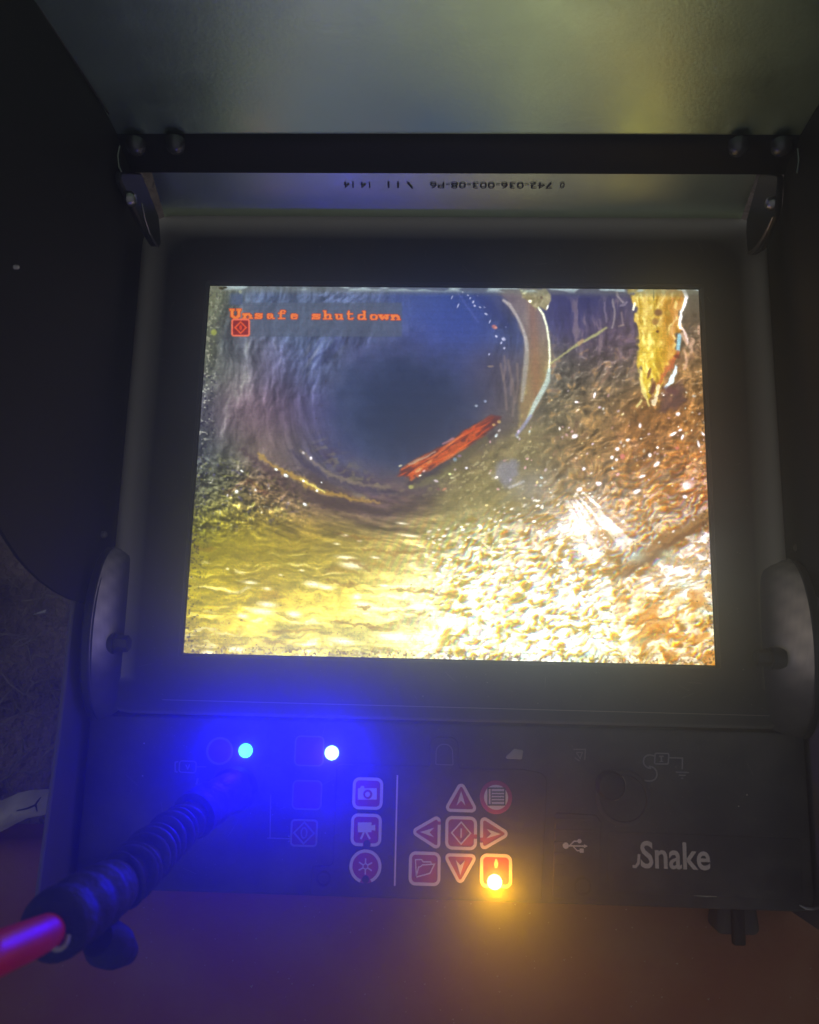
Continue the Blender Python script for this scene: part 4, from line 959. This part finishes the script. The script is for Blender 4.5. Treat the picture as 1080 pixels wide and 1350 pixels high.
def sline(mb):
    a = [PX(843, 1029), PX(858, 1029.5)]; c1 = PX(857, 1020); c2 = PX(857, 1004)
    path = [PX(843, 1029), PX(856, 1029.5)] + arc(c1[0], c1[1], 2.7, -90, 90, 8) + arc(c2[0], c2[1], 2.5, 270, 90, 8) + [PX(864, 997)]
    mb.line(path, .55, -.1, .15)
    mb.line(round_poly([PX(863, 1007), PX(881, 1007.5), PX(882, 993.5), PX(864, 993)], .5, 3), .5, -.1, .15, True)
    mb.line([PX(869, 997), PX(875, 997)], .5, -.1, .16); mb.line([PX(872, 997), PX(872, 1004)], .6, -.1, .155); mb.line([PX(869.5, 1004), PX(874.5, 1004)], .4, -.1, .16)
    mb.line([PX(882, 999), PX(900, 999.5), PX(899.5, 1014)], .5, -.1, .15)
    mb.line([PX(891, 1018), PX(908, 1018.5)], .5, -.1, .15); mb.line([PX(895, 1022), PX(904, 1022.3)], .5, -.1, .15); mb.line([PX(898, 1026), PX(901, 1026)], .5, -.1, .15)
    mb.line([PX(845, 1038), PX(856, 1038)], .4, -.1, .14)
printed('line_transmitter_print', sline, 'faint', label='outline of a curved line, a boxed T and an earth sign')
def sat(mb):
    mb.line([PX(756, 988), PX(772, 988), PX(771, 1002)], .45, -.1, .14); mb.line([PX(760, 992), PX(768, 992), PX(765, 1000), PX(760, 992)], .4, -.1, .14); mb.line([PX(758, 999), PX(764, 1003)], .4, -.1, .14)
printed('small_sign_print', sat, 'faint')
def trident(mb):
    c = lambda du, dv: PX(758 + du, 1115 + dv, .8)
    z0, z1 = .7, 1.0
    mb.line([c(-12, 0), c(14, .5)], .5, z0, z1); mb.slab([c(12, 3), c(17, .5), c(12, -2)], z0, z1 + .02)
    mb.slab(circle(*c(-12, -.2), 1.15, 16), z0, z1 + .03)
    mb.line([c(-7, 0), c(-1, -6), c(5, -6)], .45, z0, z1 + .01); mb.slab(circle(*c(6, -6), .8, 14), z0, z1 + .03)
    mb.line([c(-3, 0), c(3, 6.5), c(8, 6.5)], .45, z0, z1 + .01); x, y = c(9, 6.5); mb.slab(rrect(x, y, 1.5, 1.5, .2, 2), z0, z1 + .03)
printed('trident_sign', trident, 'usb', ud, 'pale three-pronged plug sign')
# worn name in bold letters
a = PX(845, 1143.5, .3); b_ = PX(937, 1146.5, .3); xd = Vector((b_[0] - a[0], b_[1] - a[1], 0)); wdt = xd.length; xd.normalize()
text_mesh('name_lettering', 'Snake', M['letter'], mon, (a[0], a[1], 0), xd, Vector((-xd.y, xd.x, 0)), 9.4, width=wdt, bold=.018, depth=.30, label='worn pale bold lettering Snake')
# the last curve of the letter that has worn away before it
def frag(mb): mb.line([PX(834, 1142), PX(838, 1142.5), PX(841.5, 1138), PX(842.5, 1126)], 1.0, .2, .32)
printed('worn_letter_print', frag, 'letter')
# small pale tubes shaped as the glints along the panel's lower edge
MB().tube([(*PX(u, v), .2) for u, v in ((1054, 1193), (1062, 1197), (1072, 1198), (1082, 1196))], [.3, .7, .7, .5], seg=8).build('corner_glint', M['steel'], cp)
MB().tube([(*PX(u, v), .2) for u, v in ((91, 1162), (95, 1166), (101, 1166))], [.3, .55, .3], seg=8).build('corner_glint', M['steel'], cp)
MB().tube([(*PX(u, v), -.1) for u, v in ((915, 1180.5), (930, 1181.5), (945, 1182))], [.2, .35, .2], seg=6).build('corner_glint', M['dust'], cp)
for u, v, r in ((985, 1048, .35), (188, 1023, .3), (974, 1063, .3), (190, 980, .3)):
    x, y = PX(u, v); MB().lathe([(r, -.1), (r * .7, .2), (.02, .3)], x, y, 0, seg=6).build('grit_fleck', M['chip'], cp)

# dust and fine scratches on the frame and the panel
dg = random.Random(12); dm = MB()
for k in range(520):
    on_p = dg.random() < .55; x = dg.uniform(-128, 128)
    y = dg.uniform(-166, -106) if on_p else dg.choice([dg.uniform(-96, -83), dg.uniform(83, 98)]) if dg.random() < .7 else dg.uniform(-96, 98)
    if not on_p and abs(y) < 82: x = dg.choice([-1, 1]) * dg.uniform(110, 122)
    z = .02 if on_p else 2.02; r = dg.uniform(.08, .22) * (1.7 if dg.random() < .07 else 1)
    if dg.random() < .10:
        a = dg.uniform(0, 3.1); L = dg.uniform(1.5, 7); dm.line([(x, y), (x + L * math.cos(a), y + L * math.sin(a))], .07, z - .05, z + .03)
    else: dm.add([(x - r, y, z), (x, y - r, z), (x + r, y, z), (x, y + r * .8, z), (x, y, z + r * .7)], [(0, 1, 4), (1, 2, 4), (2, 3, 4), (3, 0, 4)])
tag(dm.build('dust', M['faint'], mon, smooth=False, fix=False), kind='stuff')

# ---- indicator lights (each with its own small lamp)
def led(u, v, mname, color, power, lab, z0=0., r=2.75):
    x, y = PX(u, v, z0 + 1.4)
    o = MB().lathe([(r, z0 - .3), (r, z0 + .5), (r * .86, z0 + 1.5), (r * .5, z0 + 2.2), (.05, z0 + 2.45)], x, y, 0, seg=26).build('indicator_light', M[mname], mon)
    o['label'] = lab
    # the light leaves the lens mostly forwards, a little sideways over the panel
    for kind, e in (('SPOT', power), ('POINT', power * .12)):
        l = bpy.data.lights.new('indicator_lamp', kind); l.energy = e; l.color = color; l.shadow_soft_size = .002
        if kind == 'SPOT': l.spot_size = math.radians(118); l.spot_blend = 1.
        lo_ = bpy.data.objects.new('indicator_lamp', l); col.objects.link(lo_); lo_.location = (x * .001, y * .001, (z0 + 5.5) * .001)
        if kind == 'SPOT': lo_.rotation_euler = Vector((-.30, -.42, .86) if color[2] > .5 else (.1, -.5, .85)).to_track_quat('-Z', 'Y').to_euler()
M['ledblue'] = glow('blue_light', (.45, .92, 1.), 3.5); M['ledcyan'] = glow('cyan_light', (.10, .80, 1.), 3.); M['ledamber'] = glow('amber_light', (1., .72, .22), 9.)
led(323, 990, 'ledcyan', (.004, .0, 1.), .43, 'glowing blue light near the plug'); led(437, 993, 'ledblue', (.004, .0, 1.), .43, 'glowing blue-white light above the camera key')
led(652.5, 1164, 'ledamber', (1., .40, .0), .17, 'glowing amber light on the lowest right key', .9)

# ---------------------------------------------------------------- red cable and its black plug
cb = thing('video_cable', 'thick red cable ending in a ribbed black plug pushed into the panel', 'cable', tuple(P(310, 1040, 2) * .001))
def smooth_path(pts, n=8):
    pts = [np.array(p, float) for p in pts]; out = []
    for i in range(len(pts) - 1):
        a, b_, c, d = pts[max(i - 1, 0)], pts[i], pts[i + 1], pts[min(i + 2, len(pts) - 1)]
        for k in range(n):
            t = k / n; out.append(.5 * ((2 * b_) + (-a + c) * t + (2 * a - 5 * b_ + 4 * c - d) * t * t + (-a + 3 * b_ - 3 * c + d) * t ** 3))
    return out + [pts[-1]]
def Q(u, v, z): return P(u, v, z)
red = smooth_path([Q(80, 1220, 119), Q(66, 1227, 122), Q(40, 1239, 144), Q(0, 1256, 163), Q(-60, 1282, 180), Q(-140, 1318, 190), (-235, -245, 176), (-300, -285, 110), (-360, -325, 10), (-400, -355, -50), (-420, -380, -66), (-560, -400, -66)])
MB().tube(red, [4.2] * len(red), seg=28).build('sheath', M['cable'], cb, angle=60)
axis = smooth_path([Q(60, 1229, 124), Q(120, 1188, 100), Q(165, 1158, 82), Q(200, 1124, 62), Q(235, 1093, 42), Q(268, 1066, 24), Q(300, 1046, 9), Q(312, 1040, -1)], 10)
def seg_at(i0, i1): return axis[i0:i1 + 1]
body = seg_at(0, 17); rr_ = [5.4, 7.0, 8.4, 8.8, 8.9, 8.2, 8.0, 8.8, 8.9, 8.2, 8.0, 8.7, 8.6, 7.9, 7.7, 8.0, 7.6, 7.2]
MB().tube(body, rr_, seg=24).build('plug_grip', M['rubber'], cb, angle=60)
core = seg_at(15, 52); MB().tube(core, [5.6] * len(core), seg=20).build('plug_core', M['rubber'], cb, angle=60)
def along(i): a = int(i); t = i - a; a = min(a, len(axis) - 2); return axis[a] * (1 - t) + axis[a + 1] * t
jr = random.Random(4)
for k in range(10):
    i = 18.5 + k * 2.6 + jr.uniform(-.3, .3); tilt = np.array([jr.uniform(-.7, .7), jr.uniform(-.7, .7), 0]); c0, c1 = along(i) + tilt * .3, along(i + jr.uniform(1.3, 1.75)) - tilt; d = c1 - c0; R0 = 8.7 - .13 * k + jr.uniform(-.45, .3)
    path = [c0, c0 + d * .12, c0 + d * .3, c0 + d * .6, c0 + d * .85, c1]
    MB().tube(path, [5.2, R0 - .7, R0, R0, R0 - .7, 5.2], seg=26).build('rib', M['rubber'], cb, angle=60)
nose = seg_at(46, 70); MB().tube(nose, [8.2 if i < 8 else 7.4 if i < 16 else 8.6 for i in range(len(nose))], seg=24).build('plug_nose', M['rubber'], cb, angle=35)
# clamp nut and wire clip under the grip
n0 = Q(128, 1238, 98); n1 = Q(168, 1256, 84)
MB().tube([n0, n0 * .75 + n1 * .25, n0 * .4 + n1 * .6, n1], [4.5, 6.2, 5.8, 3.4], seg=20).build('clamp_knob', M['rubber'], cb, angle=50)
MB().tube(smooth_path([Q(62, 1232, 131), Q(66, 1246, 131), Q(76, 1252, 130), Q(86, 1246, 128), Q(90, 1234, 126)], 6), [.6] * 25, seg=10).build('wire_clip', M['dust'], cb, angle=60)

# ---------------------------------------------------------------- dead leaf, twig and chip at the left
def leaf():
    pts = [(-60, 1078), (-30, 1066), (0, 1055), (15, 1048), (32, 1044), (50, 1043), (66, 1043), (76, 1050), (78, 1062), (70, 1072), (52, 1077), (30, 1081), (12, 1089), (0, 1096), (-25, 1108), (-55, 1112)]
    o = np.array([P(u, v, -24)[:2] for u, v in pts]); c = o.mean(0); vs = []; n = len(o); R_ = 5
    for r in range(R_ + 1):
        for k, p in enumerate(o):
            q = c + (p - c) * (r / R_); vs.append((q[0], q[1], -22 - 7 * (r / R_) ** 2 + 1.0 * math.sin(k * 1.9) * (r / R_)))
    fs = [(r * n + k, r * n + (k + 1) % n, (r + 1) * n + (k + 1) % n, (r + 1) * n + k) for r in range(R_) for k in range(n)]
    off = len(vs); vs += [(x, y, z - .8) for x, y, z in vs]; fs += [tuple(reversed([i + off for i in f])) for f in fs]
    fs += [(R_ * n + k, R_ * n + (k + 1) % n, off + R_ * n + (k + 1) % n, off + R_ * n + k) for k in range(n)]
    return MB().add(vs, fs).build('dead_leaf', M['leafm'], angle=60, fix=False)
lf = leaf(); tag(lf, 'pale dry leaf lying over the corner of the red case at the left edge', 'leaf')
tw = MB(); tw.tube([P(u, v, -19) for u, v in ((22, 1069), (36, 1066), (46, 1062), (50, 1056), (54, 1051))], [.25, .4, .45, .4, .2], seg=6)
tw.tube([P(u, v, -19) for u, v in ((47, 1061), (49, 1070))], [.4, .2], seg=6)
tag(tw.build('twig', M['twig']), 'thin dark forked twig lying on the pale leaf', 'twig')
ch_ = MB(); q = P(52, 807, ZG + 1)
ch_.slab([(q[0] - 3.4, q[1] - 1.2), (q[0] + 2.8, q[1] - .2), (q[0] + 3.2, q[1] + 1.4), (q[0] + .6, q[1] + .6)], ZG - 3, ZG + .6, .2)
tag(ch_.build('wood_chip', M['chip']), 'small white chip on the soil beside the curved hood sheet', 'chip')
